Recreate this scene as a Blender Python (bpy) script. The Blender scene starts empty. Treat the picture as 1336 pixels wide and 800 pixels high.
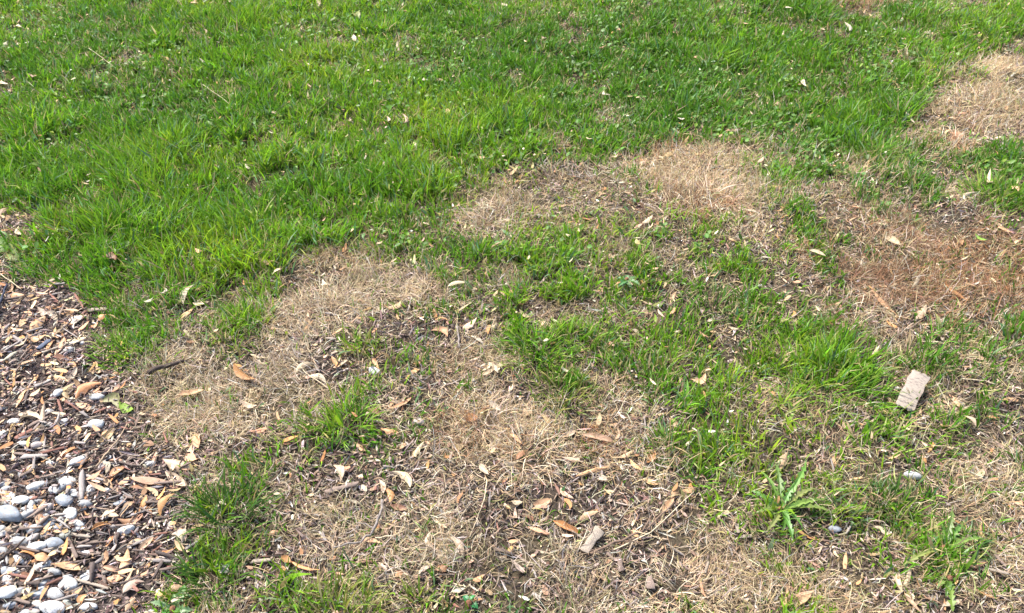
import bpy, math, random
import numpy as np
from mathutils import Vector, Matrix

R = math.radians
SEED = 7
rng = np.random.default_rng(SEED)
random.seed(SEED)
scene = bpy.context.scene
col = scene.collection

# ------------------------------------------------------------------ camera
CAM_H = 1.5
PITCH = R(40.0)
HFOV = R(62.0)
IW, IH = 1336.0, 800.0
FPX = IW / 2 / math.tan(HFOV / 2)
cam_d = bpy.data.cameras.new('camera')
cam_d.sensor_width = 36.0
cam_d.lens = 18.0 / math.tan(HFOV / 2)
cam_d.clip_start = 0.02
cam_d.clip_end = 2000
cam = bpy.data.objects.new('camera', cam_d)
cam.location = (0, 0, CAM_H)
cam.rotation_euler = (R(90) - PITCH, 0, 0)
col.objects.link(cam)
scene.camera = cam

# ------------------------------------------------------------------ sky + sun
SUN_AZ = R(-50)      # clockwise from +Y: the sun stands ahead and to the left
SUN_EL = R(56)
world = bpy.data.worlds.new('World')
scene.world = world
world.use_nodes = True
wn = world.node_tree
bg = wn.nodes['Background']
sky = wn.nodes.new('ShaderNodeTexSky')
sky.sky_type = 'NISHITA'
sky.sun_disc = False
sky.sun_elevation = SUN_EL
sky.sun_rotation = SUN_AZ
sky.air_density = 1.0
sky.dust_density = 2.5
wn.links.new(sky.outputs[0], bg.inputs[0])
bg.inputs[1].default_value = 0.15
sun_d = bpy.data.lights.new('sun', 'SUN')
sun_d.energy = 4.0
sun_d.angle = R(5.5)
sun_d.color = (1.0, 0.955, 0.88)
sun = bpy.data.objects.new('sun', sun_d)
sd = Vector((math.sin(SUN_AZ) * math.cos(SUN_EL), math.cos(SUN_AZ) * math.cos(SUN_EL), math.sin(SUN_EL)))
sun.rotation_euler = sd.to_track_quat('Z', 'Y').to_euler()
sun.location = (-3, 3, 6)
col.objects.link(sun)
vs = scene.view_settings
vs.view_transform = 'Standard'
vs.look = 'None'
vs.gamma = 1.0
vs.use_curve_mapping = False
vs.exposure = 1.38
scene.cycles.max_bounces = 8
scene.cycles.diffuse_bounces = 4
scene.cycles.transmission_bounces = 4

# ------------------------------------------------------------------ noise
def _hash(ix, iy, s):
    n = (ix.astype(np.int64) * 374761393 + iy.astype(np.int64) * 668265263 + s * 1442695041) & 0x7fffffff
    n = ((n ^ (n >> 13)) * 1274126177) & 0x7fffffff
    n = (n ^ (n >> 16)) & 0xffffff
    return n / float(0xffffff)

def vnoise(x, y, s=0):
    x = np.asarray(x, float); y = np.asarray(y, float)
    ix = np.floor(x); iy = np.floor(y)
    fx = x - ix; fy = y - iy
    fx = fx * fx * (3 - 2 * fx); fy = fy * fy * (3 - 2 * fy)
    a = _hash(ix, iy, s); b = _hash(ix + 1, iy, s)
    c = _hash(ix, iy + 1, s); d = _hash(ix + 1, iy + 1, s)
    return (a + (b - a) * fx) * (1 - fy) + (c + (d - c) * fx) * fy

def fbm(x, y, s=0, o=3):
    t = 0; a = 1; n = 0
    for k in range(o):
        t = t + a * vnoise(x * 2 ** k, y * 2 ** k, s + 17 * k); n += a; a *= 0.5
    return t / n

def sstep(a, b, x):
    t = np.clip((x - a) / (b - a), 0, 1)
    return t * t * (3 - 2 * t)

# ------------------------------------------------------------------ picture <-> ground
CP, SP = math.cos(PITCH), math.sin(PITCH)

def ray(u, v):
    a = (u - IW / 2) / FPX; b = (IH / 2 - v) / FPX
    return a, CP + b * SP, -SP + b * CP

def to_px(x, y, z=0.0):
    dz = z - CAM_H
    dep = np.maximum(y * CP - dz * SP, 0.05)
    return IW / 2 + FPX * x / dep, IH / 2 - FPX * (y * SP + dz * CP) / dep

def height(x, y):
    far = np.clip((np.hypot(x, y - 2.5) - 6) / 10, 0, 1)
    h = (fbm(x * 0.9 + 31, y * 0.9 + 7, 3, 2) - 0.5) * 0.075
    h = h + (fbm(x * 5, y * 5, 11, 2) - 0.5) * 0.030
    h = h + (fbm(x * 24, y * 24, 23, 2) - 0.5) * 0.011
    return h * (1 - far)

def ground(u, v, lift=0.0):
    dx, dy, dz = ray(u, v)
    z = lift
    for _ in range(4):
        t = (CAM_H - z) / -dz
        x, y = dx * t, dy * t
        z = float(height(np.array([x]), np.array([y]))[0]) + lift
    return Vector((x, y, z))

def px_per_m(u, v):
    dx, dy, dz = ray(u, v)
    t = CAM_H / -dz
    return FPX / t            # depth along the axis equals t

# ------------------------------------------------------------------ what grows where
def blobs(u, v, lst):
    out = np.zeros_like(u)
    for cx, cy, rx, ry, w in lst:
        r = np.sqrt(((u - cx) / rx) ** 2 + ((v - cy) / ry) ** 2)
        out = np.maximum(out, w * (1 - sstep(0.55, 1.3, r)))
    return out

LAWN_EDGE = np.array([(-400, 330), (0, 335), (60, 372), (130, 388), (200, 392), (260, 376), (330, 356), (400, 340), (480, 338),
                      (550, 334), (584, 322), (602, 242), (680, 222), (800, 208), (845, 180), (910, 170), (1000, 196), (1060, 222),
                      (1150, 218), (1185, 165), (1210, 115), (1260, 80), (1336, 44), (1700, 20)], float)
MULCH_EDGE = np.array([(330, -80), (350, 0), (372, 80), (392, 128), (440, 126), (480, 145), (520, 172), (560, 192), (600, 238),
                       (650, 250), (700, 236), (750, 222), (800, 214), (1100, 190)], float)
GREEN = [(620, 345, 62, 40, .8), (700, 335, 85, 45, .9), (830, 350, 135, 58, .85), (965, 350, 75, 52, .85), (720, 425, 100, 50, .97),
         (735, 497, 55, 28, .7), (850, 440, 105, 55, .78), (860, 482, 80, 35, .8), (930, 400, 75, 45, .95), (960, 480, 85, 50, .6),
         (1080, 470, 98, 54, 1), (1035, 435, 62, 45, .9), (930, 545, 95, 48, .8), (905, 590, 60, 40, .75), (1010, 545, 150, 60, .62),
         (1010, 640, 115, 70, .58), (1120, 575, 125, 70, .5), (1240, 468, 115, 40, .5), (1150, 680, 112, 72, .52),
         (1225, 695, 66, 50, .65), (1230, 560, 95, 50, .5), (1305, 232, 58, 44, .97), (1205, 205, 70, 32, .7), (1160, 235, 90, 34, .7),
         (310, 640, 60, 58, .58), (285, 715, 55, 70, .58), (430, 775, 88, 38, .85), (250, 790, 60, 26, .6), (360, 690, 70, 60, .5),
         (168, 435, 54, 38, .97), (300, 408, 56, 36, .9), (240, 385, 64, 26, .8), (580, 395, 46, 30, .65), (472, 436, 34, 24, .55),
         (455, 540, 42, 34, .8), (1035, 285, 55, 62, .5), (1330, 440, 60, 44, .5), (765, 262, 46, 26, .45), (1000, 225, 40, 30, .6),
         (545, 780, 28, 26, .5), (1090, 780, 46, 24, .4), (960, 590, 60, 45, .65), (420, 620, 50, 40, .4), (1290, 660, 60, 95, .34), (1085, 735, 90, 36, .4), (1180, 770, 60, 30, .35)]
GREEN_HOLES = [(15, 295, 48, 30, .85), (30, 35, 60, 14, .35), (170, 80, 26, 12, .4), (1120, 2, 62, 22, .97), (250, 395, 26, 16, .6),
               (405, 342, 40, 14, .4), (1290, 8, 70, 10, .4), (760, 120, 40, 16, .25), (380, 120, 40, 14, .2)]
STRAW = [(650, 262, 72, 32, 1), (750, 252, 70, 30, .6), (910, 228, 92, 52, 1), (895, 284, 80, 18, .9), (1285, 112, 95, 62, 1),
         (1232, 172, 62, 48, .95), (1150, 285, 90, 52, .75), (1205, 355, 150, 72, .95), (1320, 330, 60, 70, .9),
         (435, 372, 95, 42, .95), (545, 372, 60, 40, .85), (320, 512, 120, 58, 1), (215, 465, 70, 40, .8), (385, 432, 60, 35, .8),
         (645, 560, 100, 62, .95), (625, 480, 70, 45, .7), (780, 525, 60, 40, .7), (520, 700, 90, 70, .65), (690, 745, 210, 60, .8),
         (905, 722, 110, 80, .85), (1050, 765, 160, 45, .9), (1300, 640, 80, 110, .8), (1120, 2, 62, 22, 1), (1240, 540, 110, 60, .5),
         (960, 260, 70, 60, .7), (1060, 330, 70, 60, .6), (1100, 620, 90, 60, .45)]
BARE = [(412, 470, 48, 26, .95), (522, 428, 44, 22, .9), (602, 438, 40, 28, .8), (690, 648, 150, 34, .85), (800, 690, 100, 34, .75),
        (835, 745, 115, 44, .75), (1200, 605, 60, 30, .85), (1080, 690, 50, 30, .45), (485, 625, 85, 42, .8), (362, 740, 50, 40, .85),
        (425, 366, 20, 15, .8), (700, 252, 28, 13, .8), (938, 420, 34, 22, .5), (1150, 500, 24, 18, .6), (600, 610, 60, 26, .6),
        (1030, 572, 40, 26, .5), (250, 410, 26, 16, .8), (240, 590, 46, 40, .7), (585, 770, 44, 30, .7), (410, 720, 44, 28, .6),
        (540, 520, 60, 30, .5), (780, 545, 60, 26, .5), (1310, 545, 40, 30, .5), (700, 770, 60, 24, .5), (980, 730, 40, 24, .5)]
RUST = [(895, 282, 85, 20, 1), (1215, 350, 190, 85, .95), (870, 190, 40, 20, .7), (770, 575, 50, 24, .7), (680, 592, 40, 22, .6),
        (350, 398, 40, 18, .6), (470, 452, 30, 16, .7), (1120, 2, 60, 22, .7), (1250, 180, 40, 30, .5), (595, 565, 40, 30, .5)]
LUSH = [(120, 240, 240, 90, 1), (430, 250, 170, 70, 1), (300, 320, 220, 50, .9), (1140, 175, 60, 40, .7), (720, 330, 110, 50, .5),
        (1090, 465, 80, 40, .7), (300, 60, 180, 50, .35), (640, 160, 120, 50, .5), (450, 540, 50, 40, 1), (720, 420, 80, 40, .6)]

def fields(x, y):
    """green, straw, mulch, rust, lush weights of ground points"""
    u, v = to_px(x, np.maximum(y, 0.55))
    u = np.clip(u, -330, 1336 + 330); v = np.clip(v, -120, 930)
    s = np.clip((v + 250) / 800, 0.35, 1.3)          # picture scale grows towards the camera
    wu = (fbm(x * 7, y * 7, 41, 3) - .5) * 95 * s
    wv = (fbm(x * 7 + 50, y * 7, 43, 3) - .5) * 60 * s
    jx = _hash(np.floor(x * 4096), np.floor(y * 4096), 5) - _hash(np.floor(x * 4096), np.floor(y * 4096), 6)
    jy = _hash(np.floor(x * 4096), np.floor(y * 4096), 7) - _hash(np.floor(x * 4096), np.floor(y * 4096), 8)
    u2, v2 = u + wu + jx * 30 * s, v + wv + jy * 22 * s
    edge = np.interp(u2, LAWN_EDGE[:, 0], LAWN_EDGE[:, 1])
    lawn = sstep(-42 * s, 30 * s, edge - v2)
    mul = sstep(-16, 16, np.interp(v2, MULCH_EDGE[:, 0], MULCH_EDGE[:, 1]) - u2) * sstep(335, 362, v2)
    mul = np.maximum(mul, blobs(u2, v2, [(8, 296, 34, 22, .8)]))
    g = np.maximum(lawn, blobs(u2, v2, GREEN)) * (1 - blobs(u2, v2, GREEN_HOLES))
    g = g * (1 - .40 * sstep(.60, .76, fbm(x * 8 + 70, y * 8, 67, 2)))
    g = np.where(lawn > .5, g, g * sstep(.30, .62, fbm(x * 16, y * 16, 61, 2) + .09))
    thin = sstep(.52, .72, fbm(x * 9 + 3, y * 9, 65, 3)) * (.30 + .42 * sstep(780, 1000, u)) + .08
    thin = thin * (1 - .6 * sstep(.55, .9, blobs(u2, v2, STRAW)))
    g = np.maximum(g, thin)
    g = g * (1 - mul)
    bare = blobs(u2, v2, BARE)
    d = np.maximum(0.46, blobs(u2, v2, STRAW)) * (1 - g * .75) * (1 - mul) * (1 - bare * .8)
    g = g * (1 - bare * .75)
    rust = blobs(u2, v2, RUST)
    lush = blobs(u, v, LUSH)
    return g, d, mul, rust, lush

# ------------------------------------------------------------------ materials
def mat(name):
    m = bpy.data.materials.new(name); m.use_nodes = True
    nt = m.node_tree; nt.nodes.clear()
    return m, nt, nt.nodes, nt.links

def N(nodes, t, **kw):
    n = nodes.new(t)
    for k, v in kw.items():
        setattr(n, k, v)
    return n

def blade_material(name, trans, rough, spec):
    m, nt, nd, ln = mat(name)
    out = N(nd, 'ShaderNodeOutputMaterial')
    at = N(nd, 'ShaderNodeVertexColor', layer_name='tint')
    geo = N(nd, 'ShaderNodeNewGeometry')
    nz = N(nd, 'ShaderNodeTexNoise'); nz.inputs['Scale'].default_value = 160; nz.inputs['Detail'].default_value = 2
    ln.new(geo.outputs['Position'], nz.inputs['Vector'])
    mr = N(nd, 'ShaderNodeMapRange'); mr.inputs[3].default_value = .72; mr.inputs[4].default_value = 1.28
    ln.new(nz.outputs[0], mr.inputs[0])
    mx = N(nd, 'ShaderNodeVectorMath', operation='SCALE')
    ln.new(at.outputs[0], mx.inputs[0]); ln.new(mr.outputs[0], mx.inputs['Scale'])
    p = N(nd, 'ShaderNodeBsdfPrincipled')
    p.inputs['Roughness'].default_value = rough
    p.inputs['Specular IOR Level'].default_value = spec
    ln.new(mx.outputs[0], p.inputs['Base Color'])
    t = N(nd, 'ShaderNodeBsdfTranslucent'); ln.new(mx.outputs[0], t.inputs[0])
    ms = N(nd, 'ShaderNodeMixShader'); ms.inputs[0].default_value = trans
    ln.new(p.outputs[0], ms.inputs[1]); ln.new(t.outputs[0], ms.inputs[2])
    ln.new(ms.outputs[0], out.inputs[0])
    return m

M_GRASS = blade_material('grass_blade', .44, .45, .28)
M_STRAW = blade_material('dead_grass_blade', .30, .7, .2)
M_CHIPSTUFF = blade_material('mulch_fragment', 0.0, .85, .2)

def object_material(name, kind):
    m, nt, nd, ln = mat(name)
    out = N(nd, 'ShaderNodeOutputMaterial')
    oi = N(nd, 'ShaderNodeObjectInfo')
    tc = N(nd, 'ShaderNodeTexCoord')
    add = N(nd, 'ShaderNodeVectorMath', operation='ADD')
    rv = N(nd, 'ShaderNodeCombineXYZ')
    mu = N(nd, 'ShaderNodeMath', operation='MULTIPLY'); mu.inputs[1].default_value = 37.0
    ln.new(oi.outputs['Random'], mu.inputs[0])
    for k in range(3): ln.new(mu.outputs[0], rv.inputs[k])
    mp = N(nd, 'ShaderNodeMapping')
    ln.new(tc.outputs['Object'], mp.inputs[0])
    ln.new(mp.outputs[0], add.inputs[0]); ln.new(rv.outputs[0], add.inputs[1])
    nz = N(nd, 'ShaderNodeTexNoise'); nz.inputs['Detail'].default_value = 6; nz.inputs['Roughness'].default_value = .65
    ln.new(add.outputs[0], nz.inputs['Vector'])
    mr = N(nd, 'ShaderNodeMapRange')
    ln.new(nz.outputs[0], mr.inputs[0]); mr.inputs[1].default_value = .3; mr.inputs[2].default_value = .7
    sc = N(nd, 'ShaderNodeVectorMath', operation='SCALE')
    ln.new(oi.outputs['Color'], sc.inputs[0]); ln.new(mr.outputs[0], sc.inputs['Scale'])
    p = N(nd, 'ShaderNodeBsdfPrincipled')
    ln.new(sc.outputs[0], p.inputs['Base Color'])
    bp = N(nd, 'ShaderNodeBump'); ln.new(nz.outputs[0], bp.inputs['Height']); ln.new(bp.outputs[0], p.inputs['Normal'])
    if kind == 'leaf':
        mp.inputs['Scale'].default_value = (6, 14, 4); nz.inputs['Scale'].default_value = 1.0
        mr.inputs[3].default_value = .62; mr.inputs[4].default_value = 1.15
        p.inputs['Roughness'].default_value = .55; p.inputs['Specular IOR Level'].default_value = .35
        bp.inputs['Strength'].default_value = .5; bp.inputs['Distance'].default_value = .0007
        # brown freckles
        vo = N(nd, 'ShaderNodeTexNoise'); vo.inputs['Scale'].default_value = 2.2; ln.new(add.outputs[0], vo.inputs['Vector'])
        r2 = N(nd, 'ShaderNodeMapRange'); r2.inputs[1].default_value = .62; r2.inputs[2].default_value = .70
        r2.inputs[3].default_value = 0; r2.inputs[4].default_value = .6
        ln.new(vo.outputs[0], r2.inputs[0])
        mc = N(nd, 'ShaderNodeMixRGB'); ln.new(r2.outputs[0], mc.inputs[0]); ln.new(sc.outputs[0], mc.inputs[1])
        mc.inputs[2].default_value = (.16, .075, .035, 1)
        ln.new(mc.outputs[0], p.inputs['Base Color'])
        t = N(nd, 'ShaderNodeBsdfTranslucent'); ln.new(mc.outputs[0], t.inputs[0])
        ms = N(nd, 'ShaderNodeMixShader'); ms.inputs[0].default_value = .22
        ln.new(p.outputs[0], ms.inputs[1]); ln.new(t.outputs[0], ms.inputs[2]); ln.new(ms.outputs[0], out.inputs[0])
        return m
    if kind == 'wood':
        mp.inputs['Scale'].default_value = (2.2, 22, 22); nz.inputs['Scale'].default_value = 1.0
        mr.inputs[3].default_value = .45; mr.inputs[4].default_value = 1.35
        p.inputs['Roughness'].default_value = .85; p.inputs['Specular IOR Level'].default_value = .2
        bp.inputs['Strength'].default_value = .8; bp.inputs['Distance'].default_value = .0012
    if kind == 'stone':
        nz.inputs['Scale'].default_value = 2.2
        mr.inputs[3].default_value = .58; mr.inputs[4].default_value = 1.2
        p.inputs['Roughness'].default_value = .7; p.inputs['Specular IOR Level'].default_value = .35
        bp.inputs['Strength'].default_value = .6; bp.inputs['Distance'].default_value = .002
        vo = N(nd, 'ShaderNodeTexNoise'); vo.inputs['Scale'].default_value = 7; vo.inputs['Detail'].default_value = 3
        ln.new(add.outputs[0], vo.inputs['Vector'])
        r2 = N(nd, 'ShaderNodeMapRange'); r2.inputs[1].default_value = .5; r2.inputs[2].default_value = .68
        r2.inputs[3].default_value = 0; r2.inputs[4].default_value = .75
        ln.new(vo.outputs[0], r2.inputs[0])
        mc = N(nd, 'ShaderNodeMixRGB'); ln.new(r2.outputs[0], mc.inputs[0]); ln.new(sc.outputs[0], mc.inputs[1])
        mc.inputs[2].default_value = (.20, .17, .15, 1); ln.new(mc.outputs[0], p.inputs['Base Color'])
    if kind == 'twig':
        nz.inputs['Scale'].default_value = 120
        mr.inputs[3].default_value = .6; mr.inputs[4].default_value = 1.3
        p.inputs['Roughness'].default_value = .8; p.inputs['Specular IOR Level'].default_value = .25
        bp.inputs['Strength'].default_value = .6; bp.inputs['Distance'].default_value = .002
    ln.new(p.outputs[0], out.inputs[0])
    return m

M_LEAF = object_material('dry_leaf', 'leaf')
M_WOOD = object_material('weathered_wood', 'wood')
M_STONE = object_material('pebble_stone', 'stone')
M_TWIG = object_material('twig_bark', 'twig')

def weed_material():
    m, nt, nd, ln = mat('weed_leaf')
    out = N(nd, 'ShaderNodeOutputMaterial'); oi = N(nd, 'ShaderNodeObjectInfo'); geo = N(nd, 'ShaderNodeNewGeometry')
    nz = N(nd, 'ShaderNodeTexNoise'); nz.inputs['Scale'].default_value = 90; nz.inputs['Detail'].default_value = 3
    ln.new(geo.outputs['Position'], nz.inputs['Vector'])
    mr = N(nd, 'ShaderNodeMapRange'); mr.inputs[3].default_value = .7; mr.inputs[4].default_value = 1.3
    ln.new(nz.outputs[0], mr.inputs[0])
    sc = N(nd, 'ShaderNodeVectorMath', operation='SCALE')
    ln.new(oi.outputs['Color'], sc.inputs[0]); ln.new(mr.outputs[0], sc.inputs['Scale'])
    p = N(nd, 'ShaderNodeBsdfPrincipled'); p.inputs['Roughness'].default_value = .45
    ln.new(sc.outputs[0], p.inputs['Base Color'])
    t = N(nd, 'ShaderNodeBsdfTranslucent'); ln.new(sc.outputs[0], t.inputs[0])
    ms = N(nd, 'ShaderNodeMixShader'); ms.inputs[0].default_value = .35
    ln.new(p.outputs[0], ms.inputs[1]); ln.new(t.outputs[0], ms.inputs[2]); ln.new(ms.outputs[0], out.inputs[0])
    return m
M_WEED = weed_material()

def ground_material():
    m, nt, nd, ln = mat('soil_and_turf')
    out = N(nd, 'ShaderNodeOutputMaterial'); p = N(nd, 'ShaderNodeBsdfPrincipled')
    p.inputs['Roughness'].default_value = .95; p.inputs['Specular IOR Level'].default_value = .1
    geo = N(nd, 'ShaderNodeNewGeometry')
    at = N(nd, 'ShaderNodeVertexColor', layer_name='tint')
    nz = N(nd, 'ShaderNodeTexNoise'); nz.inputs['Scale'].default_value = 70; nz.inputs['Detail'].default_value = 7; nz.inputs['Roughness'].default_value = .7
    ln.new(geo.outputs['Position'], nz.inputs['Vector'])
    mr = N(nd, 'ShaderNodeMapRange'); mr.inputs[1].default_value = .3; mr.inputs[2].default_value = .7
    mr.inputs[3].default_value = .5; mr.inputs[4].default_value = 1.6
    ln.new(nz.outputs[0], mr.inputs[0])
    sc = N(nd, 'ShaderNodeVectorMath', operation='SCALE')
    ln.new(at.outputs[0], sc.inputs[0]); ln.new(mr.outputs[0], sc.inputs['Scale'])
    ln.new(sc.outputs[0], p.inputs['Base Color'])
    bp = N(nd, 'ShaderNodeBump'); bp.inputs['Strength'].default_value = 1; bp.inputs['Distance'].default_value = .008
    ln.new(nz.outputs[0], bp.inputs['Height']); ln.new(bp.outputs[0], p.inputs['Normal'])
    ln.new(p.outputs[0], out.inputs[0])
    return m
M_GROUND = ground_material()

# ------------------------------------------------------------------ mesh helpers
def np_mesh(name, verts, quads=None, tris=None, tint=None, smooth=False):
    me = bpy.data.meshes.new(name)
    nq = 0 if quads is None else len(quads); ntr = 0 if tris is None else len(tris)
    me.vertices.add(len(verts)); me.vertices.foreach_set('co', np.ascontiguousarray(verts, np.float32).ravel())
    loops = []; 
    if nq: loops.append(np.asarray(quads, np.int32).ravel())
    if ntr: loops.append(np.asarray(tris, np.int32).ravel())
    loops = np.concatenate(loops)
    me.loops.add(len(loops)); me.loops.foreach_set('vertex_index', loops)
    me.polygons.add(nq + ntr)
    starts = np.concatenate([np.arange(nq) * 4, nq * 4 + np.arange(ntr) * 3]).astype(np.int32)
    me.polygons.foreach_set('loop_start', starts)
    if tint is not None:
        a = me.color_attributes.new('tint', 'FLOAT_COLOR', 'POINT')
        c = np.ones((len(verts), 4), np.float32); c[:, :3] = tint
        a.data.foreach_set('color', c.ravel())
    me.update(calc_edges=True)
    if smooth:
        me.polygons.foreach_set('use_smooth', np.ones(nq + ntr, bool))
    me.validate()
    return me

SHORT = {'short thick dark brown stick on dead grass below the mulch edge': 'the dark stick',
         'hooked grey twig bending through sparse grass': 'the hooked twig',
         'long brown stick running from the squared chip to peach leaves': 'the long brown stick',
         'straight grey twig pointing down from the sparse green grass': 'the straight grey twig',
         'stubby grey twig next to the crescent cream leaf': 'the stubby grey twig',
         'dark twig lying under the pebble cluster': 'the dark pebble twig',
         'blue black stick end in the mulch beside peach leaves': 'the blue black stick',
         'jagged leaved dandelion rosette in sparse grass left of the blue grey stone': 'the jagged dandelion',
         'dandelion with upright lobed leaves in dead grass beside the cream and peach leaves': 'the upright dandelion',
         'flat pale birch bark strip with dark dashes beside the big lush tuft': 'the birch bark',
         'pale straw stalk lying across dark lawn grass': 'the straw stalk',
         'long bent straw stalk in the middle of the lawn': 'the bent straw stalk',
         'thin tan twig leaning from the pebbles towards the single green leaf': 'the thin tan twig',
         'pale green weed creeping out of the grass onto mulch': 'the creeping weed',
         'broad leaved green weed at the corner of mulch and lawn': 'the corner weed',
         'bluish green weed rosette in the middle green patch': 'the bluish rosette',
         'broad leaved plantain low in the far lawn': 'the far plantain',
         'flat plantain rosette near pale seed husks in the lawn': 'the flat plantain',
         'lone bright green grass tuft surrounded by dead grass': 'the lone bright tuft',
         'big lush green grass tuft left of the birch bark strip': 'the big lush tuft',
         'rounded green tuft bordering the mulch and dark stick': 'the rounded mulch edge tuft',
         'fresh green tuft above yellowed blades in the middle': 'the fresh middle tuft',
         'tall thin dark green tuft beside the mulch': 'the tall thin dark tuft',
         'loose dark green tuft beside pale lichen flakes': 'the lichen flakes',
         'yellow green tuft below the hooked twig': 'the yellow green tuft',
         'green tuft enclosed by the rusty dead patches': 'the tuft between rusty patches',
         'tall green tuft at the lawn tip between two dead patches': 'the lawn tip tuft',
         'slim upright tuft near peach leaves': 'the slim upright tuft',
         'broad bladed dark tuft standing above the lawn': 'the broad bladed tuft',
         'dense dark green tuft over a shaded soil gap': 'the dense dark tuft',
         'bleached standing dead grass clump in the far dead strip': 'the bleached standing clump',
         'pale dead grass clump at the lawn edge': 'the pale dead clump',
         'feathery tan dead tuft near the centre': 'the feathery tan tuft',
         'small tan dead tuft left of the feathery one': 'the small tan tuft',
         'dead straw clump at the lawn edge above dark soil': 'the dead straw clump',
         'large bleached clump of the far dead patch': 'the large bleached clump',
         'rusty matted clump in the wide dead patch': 'the rusty matted clump',
         'reddish wiry clump among curled leaves': 'the reddish wiry clump'}

def link(name, me, material=None, parent=None, label=None, cat=None, group=None, kind=None, color=None, loc=None):
    o = bpy.data.objects.new(name, me)
    col.objects.link(o)
    if material is not None and me is not None and not me.materials:
        me.materials.append(material)
    if parent is not None: o.parent = parent
    if label:
        o['label'] = label
        if label in SHORT: o['short'] = SHORT[label]
    if cat: o['category'] = cat
    if group: o['group'] = group
    if kind: o['kind'] = kind
    if color is not None: o.color = (*color, 1)
    if loc is not None: o.location = loc
    return o

def blades(roots, L, W, phi, th0, kap, turn, tint, yaw=None, segs=3, gz=None, rnd=rng):
    """curved tapering blades; returns verts, quads, tris, tints"""
    n = len(roots)
    if yaw is None: yaw = rnd.uniform(-1.1, 1.1, n)
    pos = roots.copy()
    V = []
    prof = {1: (1.0,), 2: (.8, 1.0), 3: (.7, 1.0, .72), 4: (.6, 1., .9, .55)}[segs]
    ds = L / segs
    for k in range(segs + 1):
        s = k / segs
        if k > 0:
            th = th0 + kap * (s - .5 / segs)
            ph = phi + turn * s
            pos = pos + np.stack([np.cos(ph) * np.sin(th), np.sin(ph) * np.sin(th), np.cos(th)], 1) * ds[:, None]
        pz = pos.copy()
        if gz is not None and k > 0:
            pz[:, 2] = np.maximum(pz[:, 2], gz + .002 + .004 * s)
        if k < segs:
            a = phi + turn * s + yaw + math.pi / 2
            tiltz = .25 * np.sin(yaw * 3)
            wv = np.stack([np.cos(a), np.sin(a), tiltz], 1) * (W * prof[k] * .5)[:, None]
            V += [pz - wv, pz + wv]
        else:
            V.append(pz)
    m = 2 * segs + 1
    verts = np.stack(V, 1).reshape(-1, 3)
    base = (np.arange(n) * m)[:, None]
    q = np.concatenate([base + np.array([[2 * k, 2 * k + 1, 2 * k + 3, 2 * k + 2]]) for k in range(segs - 1)], 0) if segs > 1 else None
    t = base + np.array([[2 * segs - 2, 2 * segs - 1, 2 * segs]])
    tt = np.repeat(tint, m, 0)
    return verts, q, t, tt

def join(parts):
    V, Q, T, C = [], [], [], []; o = 0
    for v, q, t, c in parts:
        V.append(v); C.append(c)
        if q is not None and len(q): Q.append(q + o)
        if t is not None and len(t): T.append(t + o)
        o += len(v)
    return (np.concatenate(V), np.concatenate(Q) if Q else None, np.concatenate(T) if T else None, np.concatenate(C))

def palette(cols, wts, n, rnd=rng, jit=.18):
    cols = np.array(cols); idx = rnd.choice(len(cols), n, p=np.array(wts) / sum(wts))
    c = cols[idx] * (1 + rnd.normal(0, jit, (n, 1))) * (1 + rnd.normal(0, .06, (n, 3)))
    return np.clip(c, .004, .8)

# ------------------------------------------------------------------ ground sheet
def axis(lo, hi, step, far):
    a = list(np.arange(lo, hi + step / 2, step)); s = step
    x = hi; right = []
    while x < far:
        s *= 1.5; x += s; right.append(x)
    s = step; x = lo; left = []
    while x > -far:
        s *= 1.5; x -= s; left.append(x)
    return np.array(left[::-1] + a + right)

gx = axis(-3.6, 3.6, .022, 600); gy = axis(.3, 5.2, .022, 600)
GX, GY = np.meshgrid(gx, gy)
fx, fy = GX.ravel(), GY.ravel()
gvz = height(fx, fy)
g_, d_, m_, r_, l_ = fields(fx, fy)
soil = np.array([.040, .030, .025]); thatch = np.array([.105, .085, .045]); turf = np.array([.080, .150, .020]); mulchc = np.array([.060, .047, .042])
outside = np.maximum(sstep(4.6, 5.6, fy), np.maximum(sstep(3.5, 4.5, np.abs(fx)), sstep(.5, 1.5, -fy)))[:, None]
gc = soil[None] * (1 - d_[:, None] * .5) + thatch[None] * d_[:, None] * .5
gc = gc * (1 - g_[:, None] * .6) + (thatch * .6)[None] * g_[:, None] * .6
gc = gc * (1 - m_[:, None]) + mulchc[None] * m_[:, None]
blot = fbm(fx * .8, fy * .8, 71, 4)[:, None]
gc = gc * (1 - outside) + outside * (turf[None] * (.7 + .6 * blot))
nx, ny = len(gx), len(gy)
ii = (np.arange(ny - 1)[:, None] * nx + np.arange(nx - 1)[None]).ravel()
gq = np.stack([ii, ii + 1, ii + 1 + nx, ii + nx], 1)
link('ground', np_mesh('ground', np.stack([fx, fy, gvz], 1), gq, None, gc, True), M_GROUND, kind='structure')

# ------------------------------------------------------------------ scatter points
def in_view(x, y, m=70):
    u, v = to_px(x, y)
    return (u > -m) & (u < IW + m) & (v > -m * .6) & (v < IH + m * 1.2) & (y > .3)

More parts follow.
